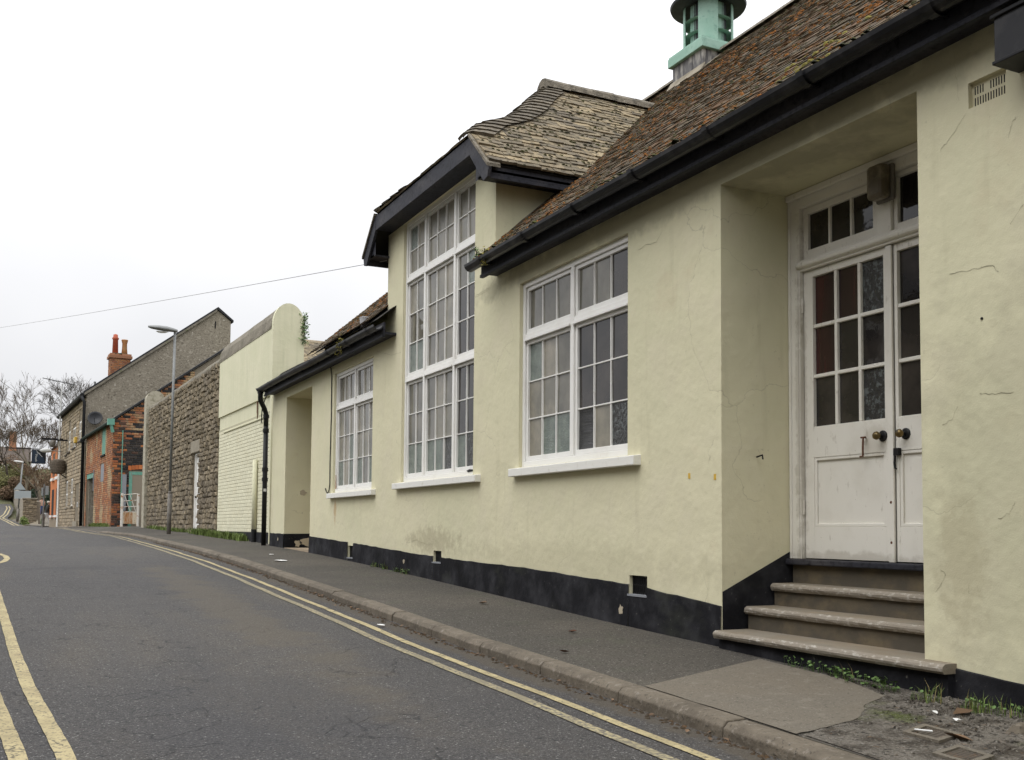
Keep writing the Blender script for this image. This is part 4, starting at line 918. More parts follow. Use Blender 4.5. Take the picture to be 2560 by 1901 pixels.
for i in range(4):          # curved outer panels with gaps between
    w0 = 2*math.pi*i/4+R(233)-.40; m = MB(); n = 6; R0 = .335
    for rr_ in (R0, R0-.012):
        for zz in (7.945, 8.56):
            for k in range(n+1):
                w = w0+(.80)*k/n; m.v.append((ccx+rr_*math.cos(w), ccy+rr_*math.sin(w), zz))
    for k in range(n):
        a = k; m.f += [(a, a+1, a+n+2, a+n+1), (2*n+2+a, 3*n+3+a, 3*n+4+a, 2*n+3+a)]
    m.f += [(0, n+1, 3*n+3, 2*n+2), (n, 3*n+2, 4*n+3, 2*n+1)]
    m.build('outer_panel', 'copper_green', v)
for i in range(8):
    w0 = 2*math.pi*(i//2)/4+R(233)+(.46 if i % 2 else -.46-.42); m = MB(); n = 3; R0 = .265
    for zz in (7.945, 8.54):
        for k in range(n+1):
            w = w0+.42*k/n; m.v.append((ccx+R0*math.cos(w), ccy+R0*math.sin(w), zz))
    for k in range(n): m.f.append((k, k+1, n+2+k, n+1+k))
    m.build('inner_baffle', 'copper_green' if i % 2 else 'copper_dark', v)
for zz in (8.13, 8.32):
    m = MB(); m.lathe((ccx, ccy, zz), [(.322, 0), (.334, .006), (.322, .012)], 24); m.build('hoop', 'copper_green', v)
m = MB(); m.lathe((ccx, ccy, 8.53), [(.30, .02), (.345, .0), (.50, .02), (.512, .05), (.46, .09), (.22, .24), (.06, .31)], 40); m.build('cap', 'copper_dark', v)

# ---- cables on the hall
def cable(path, r, name, mat='iron_black', parent=HALL): m = MB(); m.tube(path, r, 6); m.build(name, mat, parent)
cable([(-.012, 15.72, 4.08), (-.012, 15.5, 4.03), (-.012, 15.36, 3.95), (-.012, 15.31, 3.82), (-.012, 15.30, 3.2), (-.012, 15.325, 2.5), (-.012, 15.315, 2.16), (-.012, 15.36, 2.06), (-.012, 15.44, 2.03), (-.012, 15.52, 2.07), (-.012, 15.55, 2.11)], .008, 'cable')
for i, (s, z) in enumerate([(4.15, 1.0), (3.62, 2.58)]):
    m = MB(); m.lathe(FM.pt(3.60, 0, 2.585), [(.007, 0), (.007, .006), (.003, .008)], 10, (-1, 0, 0))
m.build('wall_plug', 'iron_black', HALL)
m = MB(); m.tube([(.30, 5.72, 2.02), (.30, 5.66, 2.03), (.30, 5.655, 2.00)], .006, 6); m.build('nail', 'iron_black', HALL)

# ---- hairline cracks and peeled edges in the render
rck = random.Random(31)
for ln in [[(3.75, 4.081), (3.743, 3.971), (3.731, 3.879), (3.717, 3.758)], [(6.318, 4.024), (6.342, 3.935), (6.295, 3.833)], [(4.163, 4.035), (4.236, 4.048), (4.372, 4.123), (4.486, 4.141)], [(3.383, 3.55), (3.411, 3.511), (3.429, 3.459)], [(3.792, 2.858), (3.67, 2.846), (3.543, 2.847), (3.498, 2.803)], [(3.35, 3.104), (3.427, 3.024)], [(3.625, 2.21), (3.534, 2.19), (3.424, 2.192)], [(3.756, 2.154), (3.791, 2.089), (3.855, 2.066)], [(3.921, 1.184), (3.877, 1.238), (3.846, 1.284), (3.883, 1.308)], [(3.707, 1.246), (3.705, 1.191)], [(3.426, 1.651), (3.464, 1.598), (3.526, 1.572)], [(9.44, 4.064), (9.559, 4.002), (9.787, 3.983), (9.925, 3.985)], [(13.187, 3.881), (12.862, 3.802), (12.618, 3.749), (12.241, 3.726)], [(9.953, 3.969), (9.751, 3.965), (9.555, 3.989)], [(11.954, 1.324), (11.584, 1.362), (11.23, 1.314), (11.089, 1.327)], [(3.679, 3.667), (3.795, 3.564), (3.842, 3.531)], [(6.772, 3.707), (6.672, 3.722), (6.517, 3.705), (6.432, 3.787)]]:
    pts = []
    for (a0, b0), (a1, b1) in zip(ln[:-1], ln[1:]):
        for k in range(5): f = k/5; pts.append((a0+(a1-a0)*f+rck.uniform(-.006, .006), b0+(b1-b0)*f+rck.uniform(-.006, .006)))
    pts.append(ln[-1]); m = MB()
    for i, (s, z) in enumerate(pts):
        w = rck.uniform(.0005, .0017); m.v += [tuple(FM.pt(s, .0016, z-w)), tuple(FM.pt(s, .0016, z+w)), tuple(FM.pt(s+w, .0016, z))]
        if i: k = 3*i; m.f += [(k-3, k-2, k+1, k), (k-2, k-1, k+2, k+1)]
    m.build('crack', 'crack_line', HALL)
m = MB(); m.prism([FM.pt(10.02, -.034, 2.115), FM.pt(10.16, -.034, 2.11), FM.pt(10.20, -.034, 2.13), FM.pt(10.12, -.034, 2.142), FM.pt(10.03, -.034, 2.135)], FM.o.to_3d()*.003); m.build('rot_hole', 'dark_void', HALL)
m = MB(); m.fbox(FM, 15.14, 15.165, -.036, -.032, 2.09, 2.30); m.build('rust_streak', 'rust_sheet', HALL)
for s, z in ((5.80, 1.88), (6.10, 1.90)): m = MB(); m.fbox(FM, s-.012, s+.012, 0, .003, z-.025, z+.015); m.build('tape_scrap', 'alarm_yellow', HALL)

# ---- small fittings that hang on the hall
t = thing('bulkhead_lamp', 'grimy oblong bulkhead lamp above the white double door', 'lamp', P(4.79, .02, 3.60))
m = MB(); m.fbox(FD, 4.715, 4.865, .026, .06, 3.61, 3.85); m.build('back_plate', 'post_brown', t, bevel=.02)
m = MB(); m.fbox(FD, 4.722, 4.858, .06, .15, 3.618, 3.842); m.build('diffuser', 'lamp_glass', t, bevel=.028)
t = thing('metal_box', 'dented black metal box fixed under the eaves at the near end', 'box', (-.09, 3.05, 3.76))
m = MB(); m.box((-.185, 2.55, 3.765), (-.004, 3.354, 4.0)); m.build('casing', 'gutter_black', t, bevel=.006)
m = MB(); m.box((-.20, 2.54, 3.985), (-.004, 3.366, 4.006)); m.box((-.195, 2.545, 3.757), (-.004, 3.36, 3.775)); m.build('rim', 'iron_black', t, bevel=.004)

# ================================================================ boundary walls beyond the hall
def headed(p0, a): return Frame(p0, (-math.cos(R(a)), -math.sin(R(a))))
FB = headed((.2, 19.6), 1.2)
def coping(s0, s1, parent, mat, dc=-.30, r=.33, h=.45, z=5.46, over=.0, seg=.6, name='coping'):
    m = MB(); n = 9; ns = max(1, int((s1-s0)/seg)); rnd = random.Random(5)
    for i in range(ns+1):
        s = s0+(s1-s0)*i/ns
        m.v.append(tuple(FB.pt(s, dc-r, z-.03)))
        for k in range(n): w = math.pi*k/(n-1); e = rnd.uniform(-.008, .008); m.v.append(tuple(FB.pt(s, dc-math.cos(w)*(r+e), z+.03+math.sin(w)*(h+e)-.0)))
        m.v.append(tuple(FB.pt(s, dc+r, z-.03)))
    q = n+2
    for i in range(ns):
        for k in range(q): a = i*q+k; b = i*q+(k+1) % q; m.f.append((a, a+q, b+q, b))
    m.f += [tuple(range(q))[::-1], tuple(range(ns*q, ns*q+q))]
    return m.build(name, mat, parent, smooth=False)
CW = thing('painted_wall', 'tall cream painted boundary wall with round-topped end beside the hall', 'wall', FB.pt(3, 0, 1.0))
m = MB(); m.fbox(FB, .55, 5.6, -.60, -.012, .8, 4.11); m.fbox(FB, .55, 5.6, -.60, .022, 4.11, 5.46); m.build('wall', 'cream_boundary', CW)
m = MB(); ps = [FB.pt(.50, .024, .8), FB.pt(.50, .024, 5.50)]
for k in range(15): w = math.pi*k/14; ps.append(FB.pt(.50, -.288+.312*math.cos(w), 5.52+.42*math.sin(w)))
ps += [FB.pt(.50, -.60, 5.50), FB.pt(.50, -.60, .8)]
m.prism(ps, FB.x.to_3d()*.12); m.build('pier_end', 'cream_boundary', CW)
coping(.63, 5.6, CW, 'coping_render')
rb = random.Random(2)
m = MB(); m.fbox(FB, .62, 5.58, -.012, .004, 1.3, 3.80); m.build('brick_backing', 'mortar_cream', CW)
masonry(CW, 'brick', FB, 1.40, 3.78, .076, .225, lambda z: [(.64, 5.55)] if z < 3.74 else [], 'painted_brick', rough=.10, gap=.009, face=.009, nparts=300, seed=3, vary=.06, stuffname='brick_courses')
m = MB(); m.fbox(FB, .9, 5.0, .004, .028, 3.70, 3.725); m.build('panel_edge', 'cream_boundary', CW)
m = MB(); m.fbox(FB, .55, 5.58, -.01, .026, .8, 1.40); m.build('tar_plinth', 'tar_black', CW)
m = MB(); m.tube([FB.pt(1.6, .06, 1.45), FB.pt(1.6, .06, 2.88)], .05, 10); m.build('painted_pipe', 'cream_boundary', CW, smooth=True)
m = MB(); m.tube([FB.pt(1.6, .06, 1.1), FB.pt(1.6, .06, 1.46)], .055, 10); m.build('pipe_foot', 'iron_black', CW)
m = MB(); m.tube([FB.pt(1.72, .012, 4.09), FB.pt(1.71, .012, 3.72)], .012, 6); m.tube([FB.pt(1.76, .012, 4.09), FB.pt(1.75, .012, 3.85)], .008, 6); m.build('rust_streak', 'rusty_iron', CW)
m = MB(); m.tube([FB.pt(.42, -.75, 4.86), FB.pt(.44, -.45, 4.70), FB.pt(.46, -.15, 4.52), FB.pt(.47, .0, 4.36), FB.pt(.48, .035, 4.22), FB.pt(.9, .04, 4.10), FB.pt(1.2, .04, 3.9), FB.pt(1.25, .04, 3.6)], .011, 6); m.build('cable', 'iron_black', CW)
SW = thing('stone_wall', 'tall rubble stone boundary wall with a narrow white door in it', 'wall', FB.pt(11, 0, 1.2))
m = MB(); D0, D1, DZ = 8.08, 9.03, 3.46
m.fbox(FB, 5.6, D0, -.60, -.03, .9, 5.46); m.fbox(FB, D1, 17.4, -.60, -.03, .9, 5.46); m.fbox(FB, D0, D1, -.60, -.031, DZ, 5.459); m.fbox(FB, D0, D1, -.60, -.25, .9, DZ); m.build('wall_core', 'rubble_mortar', SW)
def stone_iv(z):
    a = [(5.62, 17.35)]
    if z < DZ: return [(5.62, D0), (D1, 17.35)]
    if z < 3.80: return [(5.62, 7.93), (9.24, 17.35)]
    return a
masonry(SW, 'stone', FB, 1.15, 5.46, .13, .21, stone_iv, 'rubble_stone', rough=.8, gap=.014, face=.032, nparts=300, seed=8, vary=.4, stuffname='stone_courses')
m = MB(); m.fbox(FB, 7.95, 9.22, -.2, .03, 3.47, 3.79); m.build('lintel', 'quoin_stone', SW, bevel=.015)
m = MB(); m.fbox(FB, D0+.06, D1-.06, -.16, -.11, 1.25, 3.42); wd = m.build('door', 'white_gloss', SW)
m = MB(); m.fbox(FB, D0, D0+.06, -.2, -.06, 1.2, 3.46); m.fbox(FB, D1-.06, D1, -.2, -.06, 1.2, 3.46); m.fbox(FB, D0+.06, D1-.06, -.2, -.061, 3.42, 3.46); m.build('door_frame', 'white_gloss', SW)
m = MB(); m.fbox(FB, 8.35, 8.68, -.11, -.10, 2.75, 3.12); m.build('notice', 'bare_plaster', wd)
m = MB(); m.lathe(FB.pt(8.9, -.11, 2.3), [(.02, 0), (.03, .03), (.02, .05)], 10, FB.o.to_3d()); m.build('handle', 'iron_black', wd)
coping(5.6, 17.3, SW, 'coping_render', h=.18, r=.32)
m = MB(); ps = [FB.pt(17.25, .12, 1.0), FB.pt(17.25, .12, 5.80)]
for k in range(1, 14): w = math.pi*k/14; ps.append(FB.pt(17.25, -.175+.295*math.cos(w), 5.84+.30*math.sin(w)))
ps += [FB.pt(17.25, -.47, 5.80), FB.pt(17.25, -.47, 1.0)]
m.prism(ps, FB.x.to_3d()*.55); m.build('gate_pier', 'lichen_disc', SW)
# grass at the foot of the walls
def blades(pts, n, h, mat, name, label=None, cat=None, group=None, spread=.06, parent=None, seed=1, kind=None, w=.006):
    rnd = random.Random(seed); m = MB()
    for _ in range(n):
        c = Vector(rnd.choice(pts)); c += Vector((rnd.gauss(0, spread), rnd.gauss(0, spread), 0)); hh = h*rnd.uniform(.4, 1.2); a = rnd.uniform(0, 6.28); b = Vector((math.cos(a), math.sin(a), 0)); s = Vector((-b.y, b.x, 0))*w*rnd.uniform(.6, 1.4)
        l = b*hh*rnd.uniform(.1, .6)
        m.add([c-s, c+s, c+l*.4+Vector((0, 0, hh*.6))+s*.7, c+l*.4+Vector((0, 0, hh*.6))-s*.7, c+l+Vector((0, 0, hh*rnd.uniform(.75, 1)))], [(0, 1, 2, 3), (3, 2, 4)])
    return m.build(name, mat, parent, kind=kind, label=label, cat=cat, group=group)
def along(F, s0, s1, d, n): return [(lambda p: (p.x, p.y, pave_z(p.x, p.y)))(F.pt(s0+(s1-s0)*i/n, d, 0)) for i in range(n+1)]
blades(along(FB, 6.6, 8.0, .12, 20)+along(FB, 2.2, 7.0, .12, 60), 1900, .17, 'grass_green', 'grass_strip', 'fresh green grass along the foot of the stone and cream walls', 'grass', spread=.05, kind='stuff', seed=3, w=.009)
blades(along(FB, 9.2, 16, .10, 60), 800, .12, 'grass_green', 'grass_strip', 'shorter grass along the foot of the stone wall past the lamp post', 'grass', spread=.06, kind='stuff', seed=4, w=.009)
# street lamp
def street_lamp(name, label, base, h, lean, head, hl=.75, group=None, r=(.085, .05), hm='galv_grey'):
    t = thing(name, label, 'street lamp', base, group); b = Vector(base); top = b+Vector(lean)+Vector((0, 0, h)); sk = b+(top-b)*.2
    m = MB(); m.tube([b-Vector((0, 0, .2)), sk], r[0], 14); m.tube([sk, sk+(top-b)*.012], [r[0], r[1]], 14); m.build('base_column', 'post_brown', t, smooth=True)
    m = MB(); m.tube([sk+(top-b)*.01, top], r[1], 12); m.build('post', 'galv_grey', t, smooth=True)
    hv = Vector(head).normalized(); m = MB()
    for i, (q, w, hh) in enumerate([(-.08, .05, .05), (.05, .085, .07), (.25, .12, .09), (.5, .13, .085), (.72, .10, .06), (.82, .03, .03)]):
        c = top+hv*q*hl+Vector((0, 0, .02+.015*i)); sd = Vector((-hv.y, hv.x, 0))
        for k in range(10): w_ = 2*math.pi*k/10; m.v.append(tuple(c+sd*(w*math.cos(w_))+Vector((0, 0, hh*(math.sin(w_) if math.sin(w_) > 0 else .45*math.sin(w_))))))
    for i in range(5):
        for k in range(10): m.f.append((i*10+k, i*10+(k+1) % 10, (i+1)*10+(k+1) % 10, (i+1)*10+k))
    m.f += [tuple(range(10))[::-1], tuple(range(50, 60))]
    m.build('lantern', hm, t, smooth=True)
    m = MB(); c = top+hv*.42*hl; m.lump(c+Vector((0, 0, .0)), (.16, .07, -.05)); m.build('bowl', 'far_white', t)
    return t
street_lamp('street_lamp', 'tall grey street lamp on the pavement before the stone wall', (-.70, 27.55, pave_z(-.7, 27.55)), 5.17, (0, -.19, 0), (-1, .1, 0), .8, r=(.055, .033))

# ================================================================ unseen houses added across the street, for panes to mirror and to block low sky
OT = thing('added_terrace', 'unseen added row of roughcast terraced houses facing the hall across the street', 'terrace', (-8.4, 8, .6))
FO = Frame((-8.2, 0), (1, 0))                    # s = -y
m = MB(); m.box((-14, -16, -1), (-8.2, 17, 5.6)); m.build('wall', 'pebbledash', OT)
m = MB(); m.prism([(-14.2, -16.2, 5.55), (-11.1, -16.2, 7.9), (-8.0, -16.2, 5.55)], (0, 33.4, 0)); m.build('roof', 'slate_dark', OT)
for i in range(6):
    for z in (1.5, 3.9):
        s = 14-i*5.4; m = MB(); m.fbox(FO, -s-.55, -s+.55, 0, .02, z, z+1.35); w = m.build('window', 'glass_clear_dark', OT)
        m = MB()
        for a, b, c, d in ((-.6, -.5, 0, 1.35), (.5, .6, 0, 1.35), (-.5, .5, 1.25, 1.35), (-.5, .5, 0, .1), (-.5, .5, .62, .7)): m.fbox(FO, -s+a, -s+b, 0, .045, z+c, z+d)
        m.build('frame', 'white_gloss', w); m = MB(); m.fbox(FO, -s-.7, -s+.7, 0, .1, z-.12, z); m.build('sill', 'quoin_stone', w)
    m = MB(); s = 11.6-i*5.4; m.fbox(FO, -s-.45, -s+.45, 0, .03, .4, 2.6); dd = m.build('door', 'paint_green_dark', OT); m = MB(); m.fbox(FO, -s-.6, -s+.6, 0, .06, 2.6, 2.85); m.build('door_lintel', 'quoin_stone', dd)

# ================================================================ brick outbuilding beyond the gate
FH = headed((-.7, 39), 3)
BH = thing('brick_outbuilding', 'low orange brick outbuilding with green shutter and open doorway', 'building', FH.pt(7, -1, 1.4))
FS = Frame(FH.pt(3.2, 0, 0).xy, -FH.x)
m = MB(); m.fbox(FH, 3.22, 8.4, -6, -.012, 1.0, 5.55); m.fbox(FH, 8.4, 11.1, -6, -.013, 3.83, 5.549); m.fbox(FH, 11.1, 11.55, -6, -.012, 1.0, 5.55); m.fbox(FH, 8.4, 11.1, -6, -1.5, 1.0, 3.83)
p = FH.pt; m.prism([p(3.22, -.012, 5.55), p(3.22, -6, 5.55), p(3.22, -6, 10.0)], FH.x.to_3d()*8.3); m.build('wall_core', 'brick_mortar', BH)
def bi(z):
    a = [(3.24, 11.5)]
    cuts = []
    if z < 3.83: cuts.append((8.4, 11.1))
    if 4.38 < z < 5.52: cuts.append((5.25, 6.25))
    if 3.32 < z < 4.03: cuts.append((5.47, 6.48))
    for c in cuts:
        a = [r for (x, y) in a for r in ((x, min(y, c[0])), (max(x, c[1]), y)) if r[1]-r[0] > .05]
    return a
masonry(BH, 'brick', FH, 1.35, 5.55, .085, .25, bi, 'brick_orange', rough=.25, gap=.012, face=.010, nparts=180, seed=4, vary=.08)
def side_mat(s, z, rnd):
    if s > -.36: return 'brick_mixed'
    if z > 5.25 or (z > 4.95 and rnd.random() < .5): return 'brick_orange' if rnd.random() < .7 else 'brick_dark'
    return 'brick_dark' if rnd.random() < .9 else 'brick_mixed'
def sidz(z):
    a = -max(0, (z-5.55)/.75)
    b = a
    if z < 3.62 and z > 1.3: return [(-.62, b), (-3.0, -1.68)]
    return [(-3.0, b)] if b > -2.9 else []
masonry(BH, 'brick', FS, 1.35, 7.7, .092, .26, sidz, 'brick_dark', rough=.2, gap=.016, face=.010, nparts=120, seed=6, vary=.08, matf=side_mat)
m = MB(); m.prism([FH.pt(3.12, .10, 5.50), FH.pt(3.12, -6, 10.05), FH.pt(3.12, -6, 10.13), FH.pt(3.12, .10, 5.59)], FH.x.to_3d()*8.45); m.build('roof', 'slate_dark', BH)
m = MB(); m.tube([FH.pt(3.1, .14, 5.48), FH.pt(11.6, .14, 5.46)], .07, 8); m.build('gutter', 'paint_green_dark', BH)
m = MB(); m.fbox(FH, 3.05, 3.30, -.02, .22, 5.38, 5.62); m.tube([FH.pt(3.12, .10, 5.4), FH.pt(3.14, .03, 5.1)], .06, 8); m.build('hopper', 'paint_green', BH)
def planks(F, s0, s1, z0, z1, d, n, mat, parent, name='plank'):
    w = (s1-s0)/n
    for i in range(n): m = MB(); m.fbox(F, s0+w*i+.004, s0+w*(i+1)-.004, d-.03, d+.004*(i % 2), z0, z1); m.build(name, mat, parent)
m = MB(); m.fbox(FH, 5.25, 6.25, -.10, -.03, 4.38, 5.52); sh = m.build('shutter', 'paint_green', BH)
planks(FH, 5.27, 6.23, 4.40, 5.52, -.002, 5, 'paint_green', sh)
m = MB(); m.fbox(FH, 5.15, 6.35, -.02, .06, 4.32, 4.385); m.build('shutter_sill', 'dark_void', sh)
m = MB(); ps = [FH.pt(5.47, -.05, 3.32), FH.pt(6.48, -.05, 3.32), FH.pt(6.48, -.05, 3.88)]+[FH.pt(5.975+.505*math.cos(math.pi*k/8), -.05, 3.88+.15*math.sin(math.pi*k/8)) for k in range(1, 8)]+[FH.pt(5.47, -.05, 3.88)]
m.prism(ps, FH.o.to_3d()*.045); m.build('blind_window', 'grey_board', BH)
m = MB(); m.fbox(FH, 8.42, 11.08, -.3, -.02, 3.60, 3.82); m.fbox(FH, 8.42, 8.62, -.3, -.02, 1.2, 3.6); m.build('doorway_frame', 'paint_green', BH)
m = MB(); m.fbox(FH, 8.63, 11.08, -1.45, -1.38, 1.2, 3.6); m.build('doorway_back', 'dark_void', BH)
m = MB(); m.fbox(FH, 10.95, 11.09, -1.4, -.1, 1.2, 3.6); m.build('doorway_reveal', 'pebbledash', BH)
m = MB(); m.fbox(FH, 8.35, 8.42, -.005, .05, 3.0, 3.9); m.build('post_board', 'grey_board', BH)
m = MB(); m.fbox(FS, -1.66, -.64, -.14, -.06, 1.3, 3.55); gd_ = m.build('side_door', 'paint_green_worn', BH, label='worn green plank door in the dark brick side wall')
planks(FS, -1.60, -.72, 1.5, 3.48, -.045, 6, 'paint_green_worn', gd_)
m = MB(); m.fbox(FS, -.74, -.62, -.10, -.01, 1.3, 3.62); m.fbox(FS, -1.68, -.74, -.10, -.012, 3.50, 3.62); m.build('door_frame', 'paint_green', gd_)
for i in range(9):
    s = -.58-i*.128; m = MB(); z = 3.66+.06*math.sin(math.pi*(i+.5)/9); m.fbox(FS, s-.118, s, -.05, .014, z, z+.17); m.build('arch_brick', 'brick_bright', BH)
m = MB(); m.tube([FS.pt(-.34, .05, 5.2), FS.pt(-.34, .05, 2.2)], .022, 6); m.build('green_pipe', 'paint_green', BH)
m = MB(); m.fbox(FS, -.52, -.36, .012, .06, 2.1, 3.5); m.build('wall_board', 'grey_board', BH)
# gate
def FG(s, z, d=0): return FS.pt(s, .35+d, z)
gz = zb(42)
G = thing('metal_gate', 'rusty white tubular gate with a sheet panel, left ajar by the brick outbuilding', 'gate', FG(-.62, gz))
for s in (-.34, -.92): m = MB(); m.tube([FG(s, gz-.05), FG(s, 2.76)], .05, 8); m.build('stile', 'rust_white', G)
for z, e in ((2.70, .06), (2.46, .05), (2.24, .03), (2.05, .0)):
    m = MB(); m.tube([FG(-.36, z), FG(-.90, z+e)], .018, 6); m.build('rail', 'rust_white', G)
for a in (0, 1): m = MB(); m.tube([FG(-.42-.2*a, 2.70, .01), FG(-.64-.2*a, 2.07, .01)], .014, 6); m.build('brace', 'rust_white', G)
m = MB(); m.prism([FG(-.38, 1.60), FG(-.90, 1.60), FG(-.90, 2.04), FG(-.38, 2.04)], FS.o.to_3d()*.012); m.build('sheet_panel', 'rust_sheet', G)
t = thing('gate_post', 'short dark timber post stub between the gate and the stone wall', 'post', FG(-1.05, gz-.1, .25)); m = MB(); m.prism([FG(-1.0, gz-.2, .25), FG(-1.12, gz-.2, .25), FG(-1.11, 1.78, .25), FG(-1.01, 1.80, .25)], FS.o.to_3d()*.1); m.build('stub', 'bark_dark', t)
blades(along(FH, 3.3, 7.5, .15, 40), 900, .16, 'grass_green', 'grass_strip', 'grass tuft row along the foot of the brick outbuilding', 'grass', spread=.08, kind='stuff', seed=9, w=.012)

# ================================================================ stone house with pebbledashed gable
SH = thing('stone_house', 'two-storey stone house with grey pebbledashed gable and red chimney', 'house', FH.pt(17, -3, 1.4))
FGb = Frame(FH.pt(12, 0, 0).xy, -FH.x)            # gable frame, s = -(distance back from the street)
m = MB(); m.fbox(FH, 12.05, 22.8, -6.5, -.02, .9, 7.55); m.build('wall_core', 'rubble_mortar', SH)
m = MB(); m.prism([FGb.pt(0, 0, .9), FGb.pt(0, 0, 7.58), FGb.pt(-5.86, 0, 12.1), FGb.pt(-6.5, 0, 11.62), FGb.pt(-6.5, 0, .9)], FH.x.to_3d()*.3); m.build('gable_wall', 'pebbledash', SH)
m = MB(); m.prism([FGb.pt(.14, .08, 7.56), FGb.pt(-5.86, .08, 12.13), FGb.pt(-6.62, .08, 11.58), FGb.pt(-6.62, .08, 11.68), FGb.pt(-5.86, .08, 12.27), FGb.pt(.14, .08, 7.68)], FH.x.to_3d()*10.9); m.build('roof', 'slate_dark', SH)
m = MB(); m.prism([FGb.pt(.1, .10, 7.50), FGb.pt(-5.80, .10, 12.02), FGb.pt(-5.80, .10, 12.13), FGb.pt(.1, .10, 7.62)], FH.x.to_3d()*.1); m.build('verge_board', 'coping_render', SH)
m = MB(); m.prism([FGb.pt(-6.3, -1.5, 9), FGb.pt(-6.3, -1.5, 11.0), FGb.pt(-7.6, -1.5, 10.1), FGb.pt(-7.6, -1.5, 9)], FH.x.to_3d()*3); m.build('rear_block', 'pebbledash', SH)
m = MB(); m.prism([FGb.pt(-6.3, -1.4, 11.0), FGb.pt(-7.75, -1.4, 10.02), FGb.pt(-7.75, -1.4, 10.12), FGb.pt(-6.3, -1.4, 11.12)], FH.x.to_3d()*3); m.build('rear_roof', 'slate_dark', SH)
m = MB(); m.fbox(FGb, -5.78, -5.72, 0, .006, 11.2, 11.55); m.build('gable_slit', 'dark_void', SH)
UW = [(13.55, 14.5, 5.54, 6.48, 7.0), (15.62, 17.12, 5.37, 6.38, 6.62), (18.12, 19.1, 5.30, 6.36, 6.88), (19.5, 20.3, 5.23, 6.28, 6.4)]
LWn = [(16.3, 17.35, 2.49, 3.85, 3.85), (18.55, 19.6, 2.45, 3.80, 3.80)]
def hi(z):
    a = [(12.1, 22.8)]
    for c in [(w[0], w[1]) for w in UW if w[2] < z < w[4]]+[(w[0], w[1]) for w in LWn if w[2] < z < w[3]]+([(13.75, 15.35)] if z < 3.57 else []):
        a = [r for (x, y) in a for r in ((x, min(y, c[0])), (max(x, c[1]), y)) if r[1]-r[0] > .05]
    return a
masonry(SH, 'stone', FH, 1.2, 7.5, .17, .36, hi, 'house_stone', rough=.5, gap=.02, face=.02, nparts=200, seed=14, vary=.25)
for i, (a, b, c, d, e) in enumerate(UW+LWn):
    dark = i == 3
    m = MB(); m.fbox(FH, a, b, -.16, -.06, c, e if e <= d else d); w = m.build('window', 'glass_clear_dark' if not dark else 'dark_void', SH)
    if e > d+.02:
        m = MB(); m.prism([FH.pt(a, -.14, d), FH.pt(b, -.14, d)]+[FH.pt((a+b)/2+(b-a)/2*math.cos(math.pi*k/8), -.14, d+(e-d)*math.sin(math.pi*k/8)) for k in range(1, 8)], FH.o.to_3d()*.10); m.build('arch_board', 'post_brown', w)
    if not dark:
        m = MB()
        for s in (a, (a+b)/2-.03, b-.06): m.fbox(FH, s, s+.09, -.14, -.015, c, d)
        for z in (c, (c+d)/2-.03, d-.06): m.fbox(FH, a+.06, b-.06, -.14, -.018, z, z+.07)
        if i >= 4:
            for k in range(1, 6): z = c+(d-c)*k/6; m.fbox(FH, a+.06, b-.06, -.14, -.022, z, z+.04)
        m.build('frame', 'white_gloss', w)
    m = MB(); m.fbox(FH, a-.08, b+.08, -.1, .07, c-.07, c); m.build('sill', 'bark_dark' if i < 4 else 'quoin_stone', w)
m = MB(); m.fbox(FH, 13.78, 15.32, -.22, -.16, 1.3, 3.55); dd = m.build('door', 'door_grey', SH)
m = MB(); m.fbox(FH, 13.75, 13.9, -.2, -.05, 1.3, 3.57); m.fbox(FH, 15.2, 15.35, -.2, -.05, 1.3, 3.57); m.fbox(FH, 13.9, 15.2, -.2, -.051, 3.45, 3.57); m.build('door_frame', 'white_gloss', dd)
m = MB(); m.fbox(FH, 13.7, 15.4, -.05, .1, 1.3, 1.72); m.build('door_step', 'quoin_stone', SH)
m = MB(); m.fbox(FH, 14.2, 14.8, -.16, -.02, 2.4, 2.65); m.build('letter_box', 'paper_white', dd)
m = MB(); m.tube([FH.pt(11.95, .2, 7.52), FH.pt(22.9, .2, 7.48)], .09, 8); m.build('gutter', 'iron_black', SH)
for i in range(22): m = MB(); s = 12.2+i*.5; m.fbox(FH, s, s+.12, -.02, .16, 7.40, 7.52); m.build('rafter_end', 'iron_black', SH)
m = MB(); m.tube([FH.pt(11.95, .22, 7.45), FH.pt(11.9, .10, 7.2), FH.pt(11.9, .10, 1.5)], .07, 10); dq = m.build('downpipe', 'iron_black', SH, smooth=True)
m = MB(); m.tube([FH.pt(11.7, .14, 5.42), FH.pt(11.9, .14, 5.38)], .11, 8); m.build('pipe_hopper', 'iron_black', dq)
m = MB(); m.fbox(FH, 15.0, 15.5, .01, .14, 5.53, 5.82); m.build('alarm_box', 'alarm_yellow', SH, bevel=.03)
